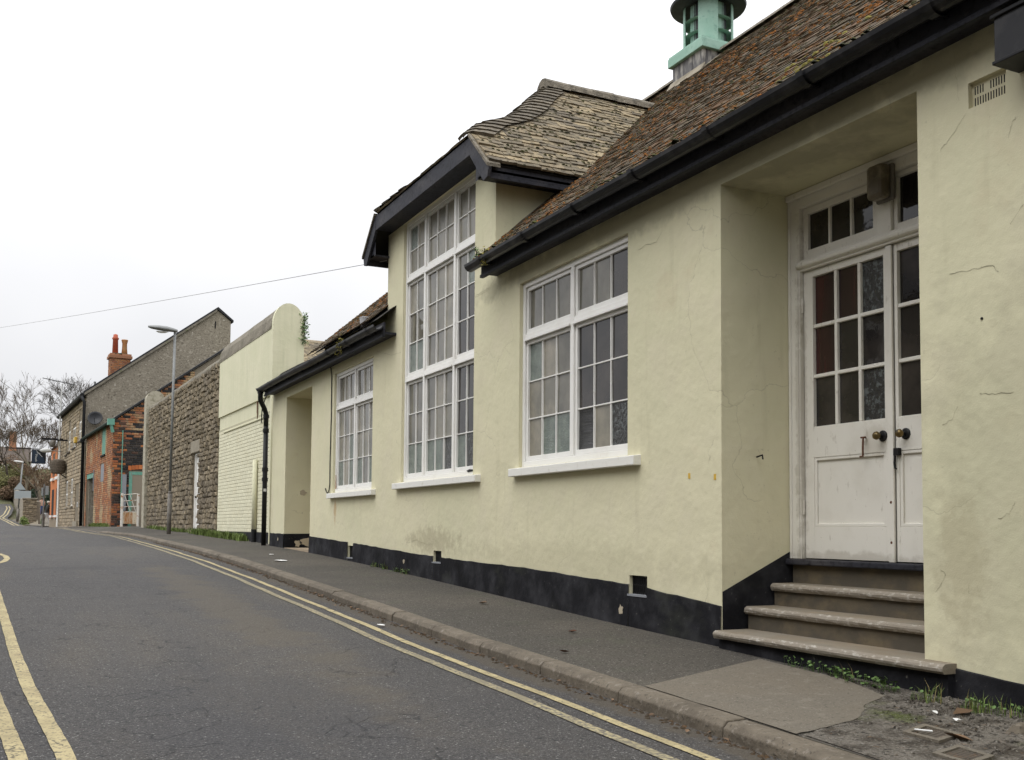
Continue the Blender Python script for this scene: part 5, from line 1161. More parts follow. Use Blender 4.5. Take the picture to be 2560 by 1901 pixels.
# chimney on the street side slope
C0 = FGb
m = MB(); m.fbox(FGb, -2.02, -1.12, -1.7, -.95, 7.9, 9.55); ch = m.build('chimney', 'brick_mortar', SH)
for F_, s0, s1, dd_ in ((Frame(FGb.pt(0, -.95, 0).xy, -FH.x), -2.02, -1.12, 0), (Frame(FGb.pt(-1.12, 0, 0).xy, FH.o), .95, 1.7, 0)):
    masonry(ch, 'brick', F_, 8.0, 9.5, .085, .24, lambda z: [(s0, s1)], 'chimney_brick', rough=.15, gap=.012, face=.010, nparts=40, seed=2, vary=.05)
m = MB(); m.fbox(FGb, -2.09, -1.05, -1.77, -.88, 9.5, 9.62); m.fbox(FGb, -2.05, -1.09, -1.73, -.92, 9.62, 9.72); m.build('chimney_cap', 'chimney_brick', ch)
m = MB(); m.lathe(FGb.pt(-1.36, -1.32, 9.7), [(.14, 0), (.12, .72), (.14, .74), (.16, .80), (.11, .85), (.10, .97), (.03, 1.0)], 14); m.build('chimney_pot', 'terracotta_red', ch, smooth=True)
m = MB(); m.lathe(FGb.pt(-1.78, -1.32, 9.7), [(.15, 0), (.12, .3), (.11, .55), (.15, .72), (.15, .76), (.12, .76)], 14); m.build('chimney_pot', 'terracotta_buff', ch, smooth=True)
m = MB()
for i in range(60): m.lump(FGb.pt(-1.5+random.gauss(0, .13), -1.0+random.gauss(0, .05), 9.70), (.04, .03, .05))
m.build('ledge_weed', 'leaf_dark', ch)
m = MB(); m.tube([FGb.pt(-.46, -1, 7.9), FGb.pt(-.46, -1, 8.30)], .05, 10); m.build('vent_pipe', 'galv_grey', SH)
# dish and aerial
t = thing('satellite_dish', 'dark satellite dish on the pebbledashed gable', 'satellite dish', FGb.pt(-.36, .05, 6.2))
c = FGb.pt(-.36, .28, 6.45); ax = (FGb.o.to_3d()+Vector((-.25, 0, .35))).normalized()
m = MB(); m.lathe(c, [(.02, -.085), (.14, -.06), (.25, -.02), (.33, .03), (.325, .035), (.24, -.01), (.13, -.05), (.01, -.072)], 24, ax); m.build('reflector', 'plastic_black', t, smooth=True)
m = MB(); m.tube([FGb.pt(-.36, .0, 6.3), FGb.pt(-.36, .2, 6.42)], .025, 6); m.tube([c-Vector((0, 0, .3)), c+ax*.35-Vector((0, 0, .12))], .012, 6); m.build('arm', 'plastic_black', t)
t = thing('tv_aerial', 'television aerial on a tall white mast at the far corner of the stone house', 'aerial', FH.pt(21.4, .25, 5.9))
b0, b1 = FH.pt(21.4, .25, 5.6), FH.pt(21.4, .18, 9.15); m = MB(); m.tube([b0, b1], .035, 8); m.build('mast', 'far_white', t)
e0, e1 = b1+Vector((-.95, .2, .28)), b1+Vector((.60, -.1, -.02)); m = MB(); m.tube([e0, e1], .02, 6)
m.build('boom', 'iron_black', t)
for i in range(16): q = e0.lerp(e1, (i/15)**.8); m = MB(); m.tube([q-Vector((.0, .16, 0)), q+Vector((0, .16, 0))], .014, 4); m.lump(q, (.025, .025, .025)); m.build('element', 'iron_black', t)
m = MB()
for sg in (1, -1):
    for k in range(3): q = e1+Vector((-.06+.02*k, -.15+.15*k, 0)); m.tube([q, q+Vector((-.12 if sg > 0 else -.35, 0, sg*.42))], .013, 4)
m.build('reflector', 'galv_grey', t)
# things hung off the far end of the house
t = thing('wall_lantern_bracket', 'black iron bracket with a dark lantern above the basket', 'lantern', FH.pt(21.6, .1, 6.1))
m = MB(); m.fbox(FH, 21.5, 21.62, 0, 1.1, 6.10, 6.2); m.build('bracket', 'iron_black', t); m = MB(); m.lathe(FH.pt(21.56, .55, 5.72), [(.08, 0), (.14, .1), (.15, .25), (.10, .38)], 12); m.build('globe', 'post_brown', t, smooth=True)
t = thing('hanging_basket', 'large woven basket hanging from ropes on the stone house', 'basket', FH.pt(19.6, .45, 4.2))
c = FH.pt(19.6, .42, 4.2); m = MB(); n = 20; rows = 12
prof = [(.02, 0), (.27, .01), (.33, .06), (.36, .2), (.37, .4), (.36, .58), (.32, .7), (.20, .76), (.02, .77)]
m.lathe(c, prof, 22); m.build('body', 'wicker', t)
for z in np.arange(.08, .72, .075):
    rr = float(np.interp(z, [p_[1] for p_ in prof], [p_[0] for p_ in prof])); ring = [c+Vector((rr*math.cos(w), rr*math.sin(w), z)) for w in np.linspace(0, 2*math.pi, 21)]; m = MB(); m.tube(ring, .026, 5, False); m.build('weave_band', 'wicker', t)
m = MB()
for w in (0.4, 2.6, 4.6): m.tube([c+Vector((.25*math.cos(w), .25*math.sin(w), .72)), c+Vector((.0, .0, 1.75))], .015, 5)
m.build('rope', 'quoin_stone', t)
m = MB(); m.fbox(FH, 19.5, 19.6, 0, .5, 5.92, 6.0); m.tube([FH.pt(19.55, 0, 4.0), FH.pt(19.55, .3, 4.2)], .03, 6); m.build('bracket', 'iron_black', t)
t = thing('wall_lamp', 'white street lantern on a wall bracket beside the dark hanging sign', 'street lamp', FH.pt(22.2, .2, 5.3))
m = MB(); m.tube([FH.pt(22.2, 0, 5.55), FH.pt(22.2, .55, 5.58)], .025, 6); m.build('arm', 'galv_grey', t); m = MB(); m.lathe(FH.pt(22.2, .5, 5.57), [(.03, 0), (.09, .08), (.12, .3), (.10, .5), (.03, .62)], 12, FH.o.to_3d()); m.build('lantern', 'far_white', t, smooth=True)
t = thing('hanging_sign', 'dark navy square hanging sign with a slanted pale line and upright lettering', 'sign', FH.pt(24.2, 1.0, 4.9))
FSg = Frame(FH.pt(24.2, 1.36, 0).xy, -FH.x)
q = lambda s, d, z: FSg.pt(s, d, z)
S0 = -.72
m = MB(); m.fbox(FSg, S0, 0, -.05, 0, 4.95, 5.72); m.build('board', 'sign_dark', t)
m = MB(); m.prism([q(-.025, .0005, 4.99), q(-.68, .0005, 4.99), q(-.66, .0005, 5.15), q(-.60, .0005, 5.30), q(-.22, .0005, 5.69), q(-.025, .0005, 5.69)], FSg.o.to_3d()*.004); m.build('panel', 'sign_navy', t)
m = MB(); m.prism([q(-.54, .005, 5.345), q(-.235, .005, 5.675), q(-.21, .005, 5.675), q(-.52, .005, 5.335)], FSg.o.to_3d()*.003); m.build('slanted_line', 'letter_white', t)
m = MB(); m.fbox(FSg, -.80, 1.36, -.055, .005, 5.74, 5.79); m.tube([q(-.1, -.02, 5.72), q(-.1, -.02, 5.76)], .012, 5); m.tube([q(-.62, -.02, 5.72), q(-.62, -.02, 5.76)], .012, 5); m.build('bracket', 'iron_black', t)
def lettering(txt, size, M, mat, parent, name='lettering'):
    cu = bpy.data.curves.new(name, 'FONT'); cu.body = txt; cu.size = size; cu.extrude = .002; cu.materials.append(MAT[mat])
    o = bpy.data.objects.new(name, cu); COL.objects.link(o); bpy.context.view_layer.update(); dg = bpy.context.evaluated_depsgraph_get(); me = bpy.data.meshes.new_from_object(o.evaluated_get(dg)); bpy.data.objects.remove(o)
    return piece(name, me, M, parent)
X3, Z3, O3 = -FSg.x.to_3d(), Vector((0, 0, 1)), FSg.o.to_3d()
def lm(ex, ey, pos): M = Matrix((ex, ey, O3)).transposed().to_4x4(); M.translation = pos; return M
# letters run left to right for the viewer: viewer's right is -FSg.x
lettering('The', .12, lm(X3, Z3, q(-.24, .006, 5.50)), 'letter_white', t)
lettering('Mouth', .16, lm(-Z3, X3, q(-.18, .006, 5.48)), 'letter_white', t)

# ================================================================ orange house, poles and signs at the junction
OH = thing('orange_house', 'bright orange brick house with white sills beyond the stone house', 'house', FH.pt(25.5, -2, 1.4))
m = MB(); m.fbox(FH, 22.85, 28.3, -6, 0, 1.95, 6.1); m.build('wall', 'brick_bright', OH)
m = MB(); m.fbox(FH, 22.85, 28.32, -6, .02, 1.0, 1.95); m.build('base', 'house_stone', OH)
m = MB(); m.prism([FH.pt(22.8, .15, 6.0), FH.pt(22.8, -3, 8.2), FH.pt(22.8, -6, 6.0)], FH.x.to_3d()*5.6); m.build('roof', 'slate_dark', OH)
for i, (a, b) in enumerate(((23.2, 24.6), (26.0, 27.2))):
    m = MB(); m.fbox(FH, a, b, -.005, .012, 2.1, 3.6); w = m.build('window', 'dark_void' if i else 'bark_dark', OH); m = MB(); m.fbox(FH, a-.1, b+.1, 0, .12, 1.98, 2.1); m.build('sill', 'white_gloss', w)
    m = MB(); m.fbox(FH, a, b, -.005, .012, 4.35, 5.7); w = m.build('window', 'rusty_iron', OH); m = MB(); m.fbox(FH, a-.1, b+.1, 0, .12, 4.1, 4.25); m.build('sill', 'white_gloss', w)
    m = MB(); m.fbox(FH, a+.3, b-.3, .012, .02, 4.6, 5.1); m.build('pane', 'far_white', w)
m = MB(); m.tube([FH.pt(22.7, .08, 6.2), FH.pt(22.7, .08, 1.45)], .06, 8); m.build('downpipe', 'white_gloss', OH)
t = thing('sign_post', 'grey sign post with small dark plates at the junction', 'sign post', (-2.62, 64.0, zb(64)-.1))
m = MB(); m.tube([(-2.62, 64, 1.2), (-2.62, 64, 2.15)], .085, 10); m.build('base_column', 'post_brown', t); m = MB(); m.tube([(-2.62, 64, 2.1), (-2.60, 64, 3.85)], .045, 10); m.build('post', 'galv_grey', t)
m = MB(); m.box((-2.75, 63.92, 3.2), (-2.66, 64.05, 3.65)); m.box((-2.55, 63.95, 3.25), (-2.38, 64.1, 3.75)); m.build('plate', 'sign_back', t)
L2 = street_lamp('street_lamp', 'distant thin street lamp carrying the backs of two road signs', (-3.82, 80.0, zb(80)-.1), 4.05, (.22, 0, 0), (-1, 0, 0), .7, r=(.09, .05), hm='far_white')
t = thing('triangle_sign', 'back of a triangular road sign on the distant lamp post', 'road sign', (-3.75, 79.9, 3.95)); m = MB(); m.prism([(-4.12, 79.85, 4.0), (-3.35, 79.85, 4.0), (-3.72, 79.85, 4.55)], (0, .03, 0)); m.build('plate', 'sign_back', t)
t = thing('rectangular_sign', 'back of a rectangular road sign below the triangular one', 'road sign', (-3.5, 79.9, 3.4)); m = MB(); m.box((-4.05, 79.85, 3.38), (-3.0, 79.88, 3.93)); m.build('plate', 'sign_back', t); m = MB(); m.tube([(-4.0, 79.9, 3.65), (-3.05, 79.9, 3.65)], .02, 5); m.build('rail', 'galv_grey', t)
# stone pillar at the wall end, retaining wall running up the far road
PW = thing('stone_pillar', 'square rubble stone pillar at the corner of the footpath', 'pillar', (-3.15, 74.4, 1.5))
FP = Frame((-2.72, 74.0), (0, -1)); m = MB(); m.box((-3.55, 74.02, 1.2), (-2.74, 74.9, 3.25)); m.build('core', 'rubble_mortar', PW)
masonry(PW, 'stone', FP, 1.35, 3.2, .13, .24, lambda z: [(0, .85)], 'rubble_stone', rough=.7, gap=.02, face=.02, nparts=80, seed=3, vary=.4)
m = MB(); m.box((-3.6, 73.95, 3.2), (-2.68, 74.95, 3.30)); m.build('cap', 'coping_render', PW, bevel=.03)
m = MB(); m.prism([(-3.5, 73.6, 1.3), (-2.6, 73.6, 1.3), (-2.65, 73.95, 1.75), (-3.4, 73.95, 1.55)], (0, .3, .15)); m.build('footing', 'quoin_stone', PW)
RWl = thing('retaining_wall', 'long grey-brown retaining wall climbing beside the far road', 'wall', (-3.8, 95, 2.2))
m = MB(); ys = rng(75, 135, 30)
for y in ys:
    x = XR(y)+.9-.012*(y-75); z0 = zb(y)-.6; h = zb(y)+1.35
    for dx, z in ((0, z0), (0, h), (.4, h), (.4, z0)): m.v.append((x+dx, y, z))
for j in range(30):
    for k in range(3): p_ = 4*j+k; m.f.append((p_, p_+1, p_+5, p_+4))
m.f += [(0, 3, 2, 1)]
m.build('wall', 'pebbledash', RWl)

# ================================================================ trees, shrubs and houses on the hill
def bare_tree(name, label, base, h, spread, seed, trunk_r, levels=6, mat='bark', twigmat='twig', fork=.32, group='bare trees behind the junction', lean=(0, 0), ends=None):
    rnd = random.Random(seed); t = thing(name, label, 'tree', base, group); tr = MB(); tw = MB(); tips = []
    def grow(p, d, L, r, lv):
        n = 3 if lv < 4 else 2; path = [p]; q = p
        for i in range(n):
            d = (d+Vector((rnd.gauss(0, .10), rnd.gauss(0, .10), rnd.gauss(.03, .06)))).normalized(); q = q+d*L/n; path.append(q)
        r2 = r*.66; big = lv <= 2
        (tr if big else tw).tube(path, [r+(r2-r)*i/n for i in range(n+1)], 7 if lv == 0 else (5 if big else 3), lv == 0)
        if lv >= levels: tips.append(q); return
        k = rnd.choice((2, 3, 3)) if lv < levels-1 else 4
        for j in range(k):
            a = rnd.uniform(.25, .75)*spread; w = rnd.uniform(0, 6.28); ax = d.orthogonal().normalized(); ax.rotate(Matrix.Rotation(w, 3, d))
            nd = d.copy(); nd.rotate(Matrix.Rotation(a, 3, ax)); nd.z += .12
            st = path[-1] if j == 0 else path[-1 if rnd.random() < .6 else -2]
            grow(st, nd.normalized(), L*rnd.uniform(.62, .86), max(.014, r2*(.9 if j == 0 else .72)), lv+1)
    L0 = h*fork; grow(Vector(base)-Vector((0, 0, .2)), Vector((lean[0], lean[1], 1)).normalized(), L0, trunk_r, 0)
    tr.build('trunk', mat, t, smooth=True); tw.build('crown', twigmat, t)
    if ends is not None: ends += tips
    return t
bare_tree('bare_tree', 'tall bare tree with a domed twiggy crown behind the stone house', (1.6, 128, 6.0), 11.5, 1.0, 4, .24, 7, 'bark_dark', 'bark_dark')
bare_tree('bare_tree', 'broad bare tree with pale forked limbs in the middle of the group', (-1.35, 111, 2.6), 11.5, 1.0, 12, .20, 7)
bare_tree('bare_tree', 'bare tree leaning left beside the far road', (-2.6, 116, 3.0), 9.5, 1.0, 21, .16, 7, lean=(-.12, 0))
bare_tree('bare_tree', 'lower bare tree in front of the brick chimney on the hill', (-4.4, 128, 6.0), 7.5, 1.05, 33, .15, 7, 'bark_dark', 'twig')
bare_tree('bare_tree', 'slender bare tree just right of the hanging sign', (-.3, 118, 3.2), 9.0, .95, 41, .15, 7)
bare_tree('bare_tree', 'small reddish thicket tree behind the hanging sign', (-1.9, 104, 2.5), 5.0, 1.1, 52, .09, 7, 'bark_dark', 'leaf_brown')
bare_tree('bare_tree', 'small brown thicket tree nearest the sign post', (-.7, 101, 2.4), 5.2, 1.1, 57, .09, 7, 'bark_dark', 'leaf_brown')
def leafy(name, label, blobs, n, size, mat, seed, cat='shrub', group=None, stem=None, kind=None):
    rnd = random.Random(seed); m = MB(); cs = blobs
    for _ in range(n):
        c, r = rnd.choice(cs); c = Vector(c); v = Vector((rnd.gauss(0, 1), rnd.gauss(0, 1), rnd.gauss(0, 1))).normalized()*(rnd.random()**.4)
        p = c+Vector((v.x*r[0], v.y*r[1], v.z*r[2])); a = Vector((rnd.gauss(0, 1), rnd.gauss(0, 1), rnd.gauss(0, 1))).normalized(); b = a.orthogonal().normalized(); s = size*rnd.uniform(.5, 1.3)
        m.add([p-a*s, p+b*s*.5, p+a*s, p-b*s*.5], [(0, 1, 2, 3)])
    base = (cs[0][0][0], cs[0][0][1], min(c[2]-r[2] for c, r in cs))
    t = thing(name, label, cat, base, group)
    if kind: t['kind'] = kind
    m.build('foliage', mat, t)
    s_ = MB(); s_.tube([base, Vector(cs[0][0])], .05, 5); s_.build('stem', 'bark_dark', t)
    return t
rs = random.Random(3)
leafy('ivy_bush', 'dark evergreen bush behind the people on the footpath', [((-2.0, 112, 4.0), (.7, .6, 1.3)), ((-1.6, 112.5, 3.6), (.6, .6, 1.0))], 2600, .10, 'leaf_dark', 1)
leafy('ivy_bush', 'dark evergreen bush between the sign post and the orange house', [((-.9, 108, 3.7), (.6, .6, 1.2)), ((-.4, 108, 3.2), (.6, .6, .9))], 2200, .10, 'leaf_dark', 2)
for i, (x, y, z, r, mt, lb) in enumerate([(-5.0, 134, 8.0, 1.6, 'leaf_olive', 'olive shrub highest on the left hillside'), (-3.7, 132, 7.0, 1.5, 'leaf_olive', 'yellow-green shrub beside the lamp on the hillside'), (-4.9, 124, 5.9, 1.2, 'leaf_olive', 'low olive shrub just above the retaining wall'), (-3.6, 122, 5.4, 1.2, 'leaf_brown', 'brown bramble thicket above the retaining wall'),
        (-2.4, 122, 5.2, 1.5, 'leaf_brown', 'brown shrub behind the rectangular road sign'), (-.9, 124, 5.8, 1.6, 'leaf_brown', 'brown thicket right of the tree trunks'), (.6, 124, 5.4, 1.6, 'leaf_brown', 'brown thicket hidden low beside the orange house'), (-5.8, 128, 6.2, 1.5, 'leaf_olive', 'olive shrub at the left edge of the hillside'), (-2.7, 134, 8.2, 1.7, 'leaf_brown', 'tall brown scrub below the bare crowns')]):
    leafy('hillside_shrub', lb, [((x+rs.gauss(0, r*.4), y+rs.gauss(0, r*.4), z+rs.gauss(0, r*.35)), (r*.7, r*.7, r*.6)) for _ in range(5)], 2400, .11, mt, 60+i, group='shrubs on the far hillside')
leafy('wayside_plant', 'bright green plant at the foot of the stone pillar', [((-3.5, 72.6, 1.75), (.25, .3, .35)), ((-3.35, 72.4, 1.55), (.2, .2, .2))], 900, .06, 'grass_green', 5, 'plant')
FHs = thing('hill_house', 'distant brown-roofed house with a brick chimney on the hill', 'house', (-5, 150, 8.5))
m = MB(); m.box((-9, 150, 6), (-2.2, 156, 10.0)); m.build('wall', 'bark_dark', FHs); m = MB(); m.prism([(-9.5, 149.5, 9.9), (-9.5, 153, 12.0), (-9.5, 156.5, 9.9)], (7.6, 0, 0)); m.build('roof', 'far_roof', FHs)
m = MB(); m.box((-4.6, 152, 11), (-3.7, 152.8, 14.0)); m.build('chimney', 'chimney_brick', FHs); m = MB(); m.box((-5.4, 149.4, 8.2), (-4.5, 149.9, 9.6)); m.build('window', 'far_white', FHs)
# rear building whose tiled roof shows behind the cream pier
RB = thing('rear_building', 'tiled roof of a low building behind the round-topped wall end', 'building', (5, 27, 1.2))
m = MB(); m.box((2.0, 25, 1.0), (9, 31, 4.75)); m.build('wall', 'rubble_stone', RB)
m = MB(); m.prism([(1.8, 24.6, 4.7), (1.8, 28, 6.6), (1.8, 31.4, 4.7)], (7.4, 0, 0)); rbf = m.build('roof', 'roof_felt', RB)
tiling(rbf, 'roof_tile', (0, 24.55, 4.71), (1, 0, 0), Vector((0, 3.4, 1.9)).normalized(), 3.95, .13, .22, .022, lambda v: [(1.8, 9.2)], 'dormer_tile', 60, 31)

# ================================================================ people
def person(label, base, h, face, cols, pose=0, seed=1):
    """one skinned body; clothing colours by height on the body"""
    b = Vector(base); s = h/1.75; f = Vector((math.cos(face), math.sin(face), 0)); r = Vector((f.y, -f.x, 0))
    J = {}
    def j(n, fx, rx, z, rad): J[n] = (b+f*fx*s+r*rx*s+Vector((0, 0, z*s)), rad*s)
    ln = .10 if pose == 1 else 0
    j('pelvis', 0, 0, .95, .145); j('waist', ln*.4, 0, 1.10, .135); j('chest', ln, 0, 1.33, .165); j('neck', ln*1.4, 0, 1.50, .06); j('chin', ln*1.5+.02, 0, 1.56, .07); j('head', ln*1.6+.01, 0, 1.66, .098); j('crown', ln*1.6-.01, 0, 1.735, .06)
    st = .14 if pose != 2 else 0
    for sg, nm in ((1, 'r'), (-1, 'l')):
        j('hip'+nm, 0, sg*.09, .88, .11); j('knee'+nm, sg*st+.03, sg*.10, .50, .07); j('ank'+nm, sg*st*1.6-.02, sg*.10, .09, .045); j('toe'+nm, sg*st*1.6+.15, sg*.11, .035, .04)
        j('sh'+nm, ln, sg*.19, 1.42, .075); j('el'+nm, ln-.05-sg*st*.5, sg*.25, 1.13, .05); j('wr'+nm, ln+.06-sg*st, sg*.24, .90, .036); j('hd'+nm, ln+.09-sg*st, sg*.24, .80, .038)
    E = [('pelvis', 'waist'), ('waist', 'chest'), ('chest', 'neck'), ('neck', 'chin'), ('chin', 'head'), ('head', 'crown')]
    for n in 'rl': E += [('pelvis', 'hip'+n), ('hip'+n, 'knee'+n), ('knee'+n, 'ank'+n), ('ank'+n, 'toe'+n), ('chest', 'sh'+n), ('sh'+n, 'el'+n), ('el'+n, 'wr'+n), ('wr'+n, 'hd'+n)]
    ks = list(J); me = bpy.data.meshes.new('person'); me.from_pydata([tuple(J[k][0]-b) for k in ks], [(ks.index(a), ks.index(c)) for a, c in E], [])
    o = bpy.data.objects.new('person', me); COL.objects.link(o); o.location = b
    sk = o.modifiers.new('skin', 'SKIN'); lay = me.skin_vertices[0] if len(me.skin_vertices) else None
    for i, k in enumerate(ks):
        if lay: lay.data[i].radius = (J[k][1], J[k][1]); lay.data[i].use_root = (k == 'pelvis')
    sd = o.modifiers.new('sub', 'SUBSURF'); sd.levels = 1; sd.render_levels = 2
    m = bpy.data.materials.new('clothes'); m.use_nodes = True; N = m.node_tree.nodes; L = m.node_tree.links
    tcn = N.new('ShaderNodeTexCoord'); sp = N.new('ShaderNodeSeparateXYZ'); dv = N.new('ShaderNodeMath'); dv.operation = 'DIVIDE'; dv.inputs[1].default_value = h; crp = N.new('ShaderNodeValToRGB'); crp.color_ramp.interpolation = 'CONSTANT'
    L.new(tcn.outputs['Object'], sp.inputs[0]); L.new(sp.outputs[2], dv.inputs[0]); L.new(dv.outputs[0], crp.inputs[0])
    st_ = [(0, (.02, .018, .016)), (.06, cols[0]), (.52, cols[1]), (.865, (.42, .24, .17)), (.955, cols[2])]
    while len(crp.color_ramp.elements) < 5: crp.color_ramp.elements.new(.5)
    for i, (p_, c) in enumerate(st_): crp.color_ramp.elements[i].position = p_; crp.color_ramp.elements[i].color = (*c, 1)
    L.new(crp.outputs[0], N['Principled BSDF'].inputs['Base Color']); N['Principled BSDF'].inputs['Roughness'].default_value = .85
    me.materials.append(m); WL[o.name] = b; props(o, label, 'person')
    hm = MB(); c = J['head'][0]-f*.015*s; hm.lathe(c+Vector((0, 0, -.07*s)), [(.085*s, 0), (.112*s, .06*s), (.112*s, .11*s), (.08*s, .155*s), (.02*s, .175*s)], 12)
    hair = bpy.data.materials.get('hair'+label[:12]) or bpy.data.materials.new('hair'+label[:12]); hair.use_nodes = True; hair.node_tree.nodes['Principled BSDF'].inputs['Base Color'].default_value = (*cols[2], 1)
    hm.v = [tuple(Vector(v)-f*.022*s) for v in hm.v]; hm.build('hair', hair, o, smooth=True)
    return o
person('person in a navy coat walking away on the footpath', (-1.98, 106, fpz(106)), 1.28, 1.6, ((.012, .015, .03), (.012, .02, .05), (.05, .04, .03)), 0)
person('person in blue trousers and a pale top walking on the footpath', (-1.56, 107, fpz(107)), 1.66, 1.5, ((.045, .085, .26), (.50, .30, .22), (.10, .06, .035)), 0)
person('person in a dark jacket and pale trousers leaning by the orange house', (-2.33, 68.5, fpz(68.5)), 1.5, .2, ((.45, .45, .44), (.02, .02, .018), (.45, .42, .36)), 1)
t = thing('shopping_bag', 'small green bag carried beside the leaning person', 'bag', (-2.55, 68.4, 1.6)); m = MB(); m.prism([(-2.64, 68.3, 1.6), (-2.48, 68.3, 1.6), (-2.50, 68.3, 1.92), (-2.62, 68.3, 1.92)], (0, .1, 0)); m.build('sack', 'leaf_weed', t, bevel=.02); m = MB(); m.tube([(-2.6, 68.35, 1.92), (-2.56, 68.35, 2.08), (-2.52, 68.35, 1.92)], .01, 5); m.build('handle', 'leaf_weed', t)

# ================================================================ overhead wires
def wire(label, a, b, sag, r=.011):
    a, b = Vector(a), Vector(b); m = MB(); m.tube([a.lerp(b, i/14)-Vector((0, 0, sag*4*(i/14)*(1-i/14))) for i in range(15)], r, 5); m.build('overhead_wire', 'cable_grey', label=label, cat='wire', group='overhead wires')
wire('long overhead wire from the dormer corner across the street', (-.02, 12.80, 5.03), (-6.9, 49.5, 9.55), .05, .005)
wire('upper thin wire sloping into the bare trees', (-6.4, 55, 9.75), (-1.9, 106, 13.1), .5, .016)
wire('lower thin wire sloping into the bare trees', (-6.6, 60, 9.9), (-3.4, 112, 11.6), .5, .016)

# ================================================================ small things on the pavement
def cover(label, ps, bars):
    ps = [Vector(p) for p in ps]; c = sum(ps, Vector((0, 0)))/4; z = lambda p: pave_z(p.x, p.y)
    t = thing('drain_cover', label, 'drain cover', (c.x, c.y, z(c)), 'small iron covers in the gravel')
    m = MB(); n = 4; ins = [c.lerp(p, .72) for p in ps]
    for i in range(4):
        a, b, e, f = ps[i], ps[(i+1) % 4], ins[(i+1) % 4], ins[i]
        q = [Vector((v.x, v.y, z(v)+.005)) for v in (a, b, e, f)]; m.prism(q, (0, 0, .012))
    m.build('frame', 'concrete_slab', t)
    m = MB(); m.prism([Vector((v.x, v.y, z(v)+.002)) for v in ins], (0, 0, .006)); m.build('lid', 'cover_iron', t)
    for i in range(bars):
        f = (i+.5)/bars; a, b = ins[0].lerp(ins[1], f), ins[3].lerp(ins[2], f); m = MB(); m.tube([Vector((a.x, a.y, z(a)+.009)), Vector((b.x, b.y, z(b)+.009))], .004, 4); m.build('rib', 'cover_iron', t)
cover('small iron drain cover furthest from the camera, with a cigarette end on it', [(-.655, 3.41), (-.661, 3.20), (-.85, 3.155), (-.857, 3.345)], 6)
cover('small iron drain cover nearest the camera', [(-.833, 3.075), (-.845, 2.886), (-1.035, 2.845), (-1.031, 3.03)], 7)
m = MB(); a = Vector((-.80, 3.33, pave_z(-.8, 3.33)+.022)); m.tube([a, a+Vector((.03, -.07, .002))], .0045, 6); m.build('cigarette_end', 'paper_white', label='cigarette end on the iron drain cover', cat='litter')
rl = random.Random(6)
def leaf(x, y, s, label, mat='dead_leaf', zf=pave_z, group='fallen leaves'):
    a = rl.uniform(0, 6.28); u = Vector((math.cos(a), math.sin(a), 0))*s; v = Vector((-u.y, u.x, 0))*.5; c = Vector((x, y, zf(x, y)+.012)); m = MB()
    m.add([c-u, c+v+Vector((0, 0, .012*s/.04)), c+u+Vector((0, 0, .01)), c-v+Vector((0, 0, .008)), c+Vector((0, 0, -.004))], [(0, 4, 1), (1, 4, 2), (2, 4, 3), (3, 4, 0)]); m.build('fallen_leaf', mat, label=label, cat='leaf', group=group)
leaf(-.45, 8.68, .06, 'brown fallen leaf in the middle of the pavement below the large window')
leaf(-.59, 6.76, .045, 'small dark leaf on the pavement left of the steps', 'rusty_iron'); leaf(-1.10, 5.96, .04, 'small dark leaf near the kerb', 'rusty_iron')
leaf(-.72, 3.17, .075, 'curled brown leaf beside the drain cover'); leaf(-.30, 3.50, .07, 'brown leaf under the weeds by the wall')
m = MB()
for i in range(160):
    y = rl.uniform(3, 20); x = XK(y)-abs(rl.gauss(.01, .05))-.01; a = rl.uniform(0, 6.28); s = rl.uniform(.008, .026); u = Vector((math.cos(a), math.sin(a), 0))*s; v = Vector((-u.y, u.x, 0))*.55; c = Vector((x, y, road_z(x, y)+.008))
    m.add([c-u, c+v+Vector((0, 0, .008)), c+u+Vector((0, 0, .006)), c-v+Vector((0, 0, .004))], [(0, 3, 2, 1)])
m.build('leaf_crumbs', 'dead_leaf', kind='stuff', label='crumbs of dead leaf lying in the gutter along the kerb', cat='leaf litter')
def scrap(x, y, s, label, zf=pave_z):
    c = Vector((x, y, zf(x, y)+.012)); m = MB(); n = 7
    ps = [c+Vector((math.cos(2*math.pi*k/n)*s*rl.uniform(.5, 1.2), math.sin(2*math.pi*k/n)*s*rl.uniform(.5, 1.2), rl.uniform(0, .012))) for k in range(n)]; m.add(ps+[c+Vector((0, 0, .012))], [(k, (k+1) % n, n) for k in range(n)]); m.build('paper_scrap', 'paper_white', label=label, cat='litter', group='paper scraps')
scrap(-.91, 14.58, .10, 'crumpled white paper on the pavement by the alcove'); scrap(-.72, 15.95, .05, 'small white paper scrap nearest the alcove'); scrap(-1.62, 8.1, .04, 'white paper scrap on the road by the yellow line', road_z)
scrap(-.42, 3.56, .02, 'tiny white scrap among the weeds'); scrap(-.46, 3.40, .022, 'tiny white scrap beside the drain cover')
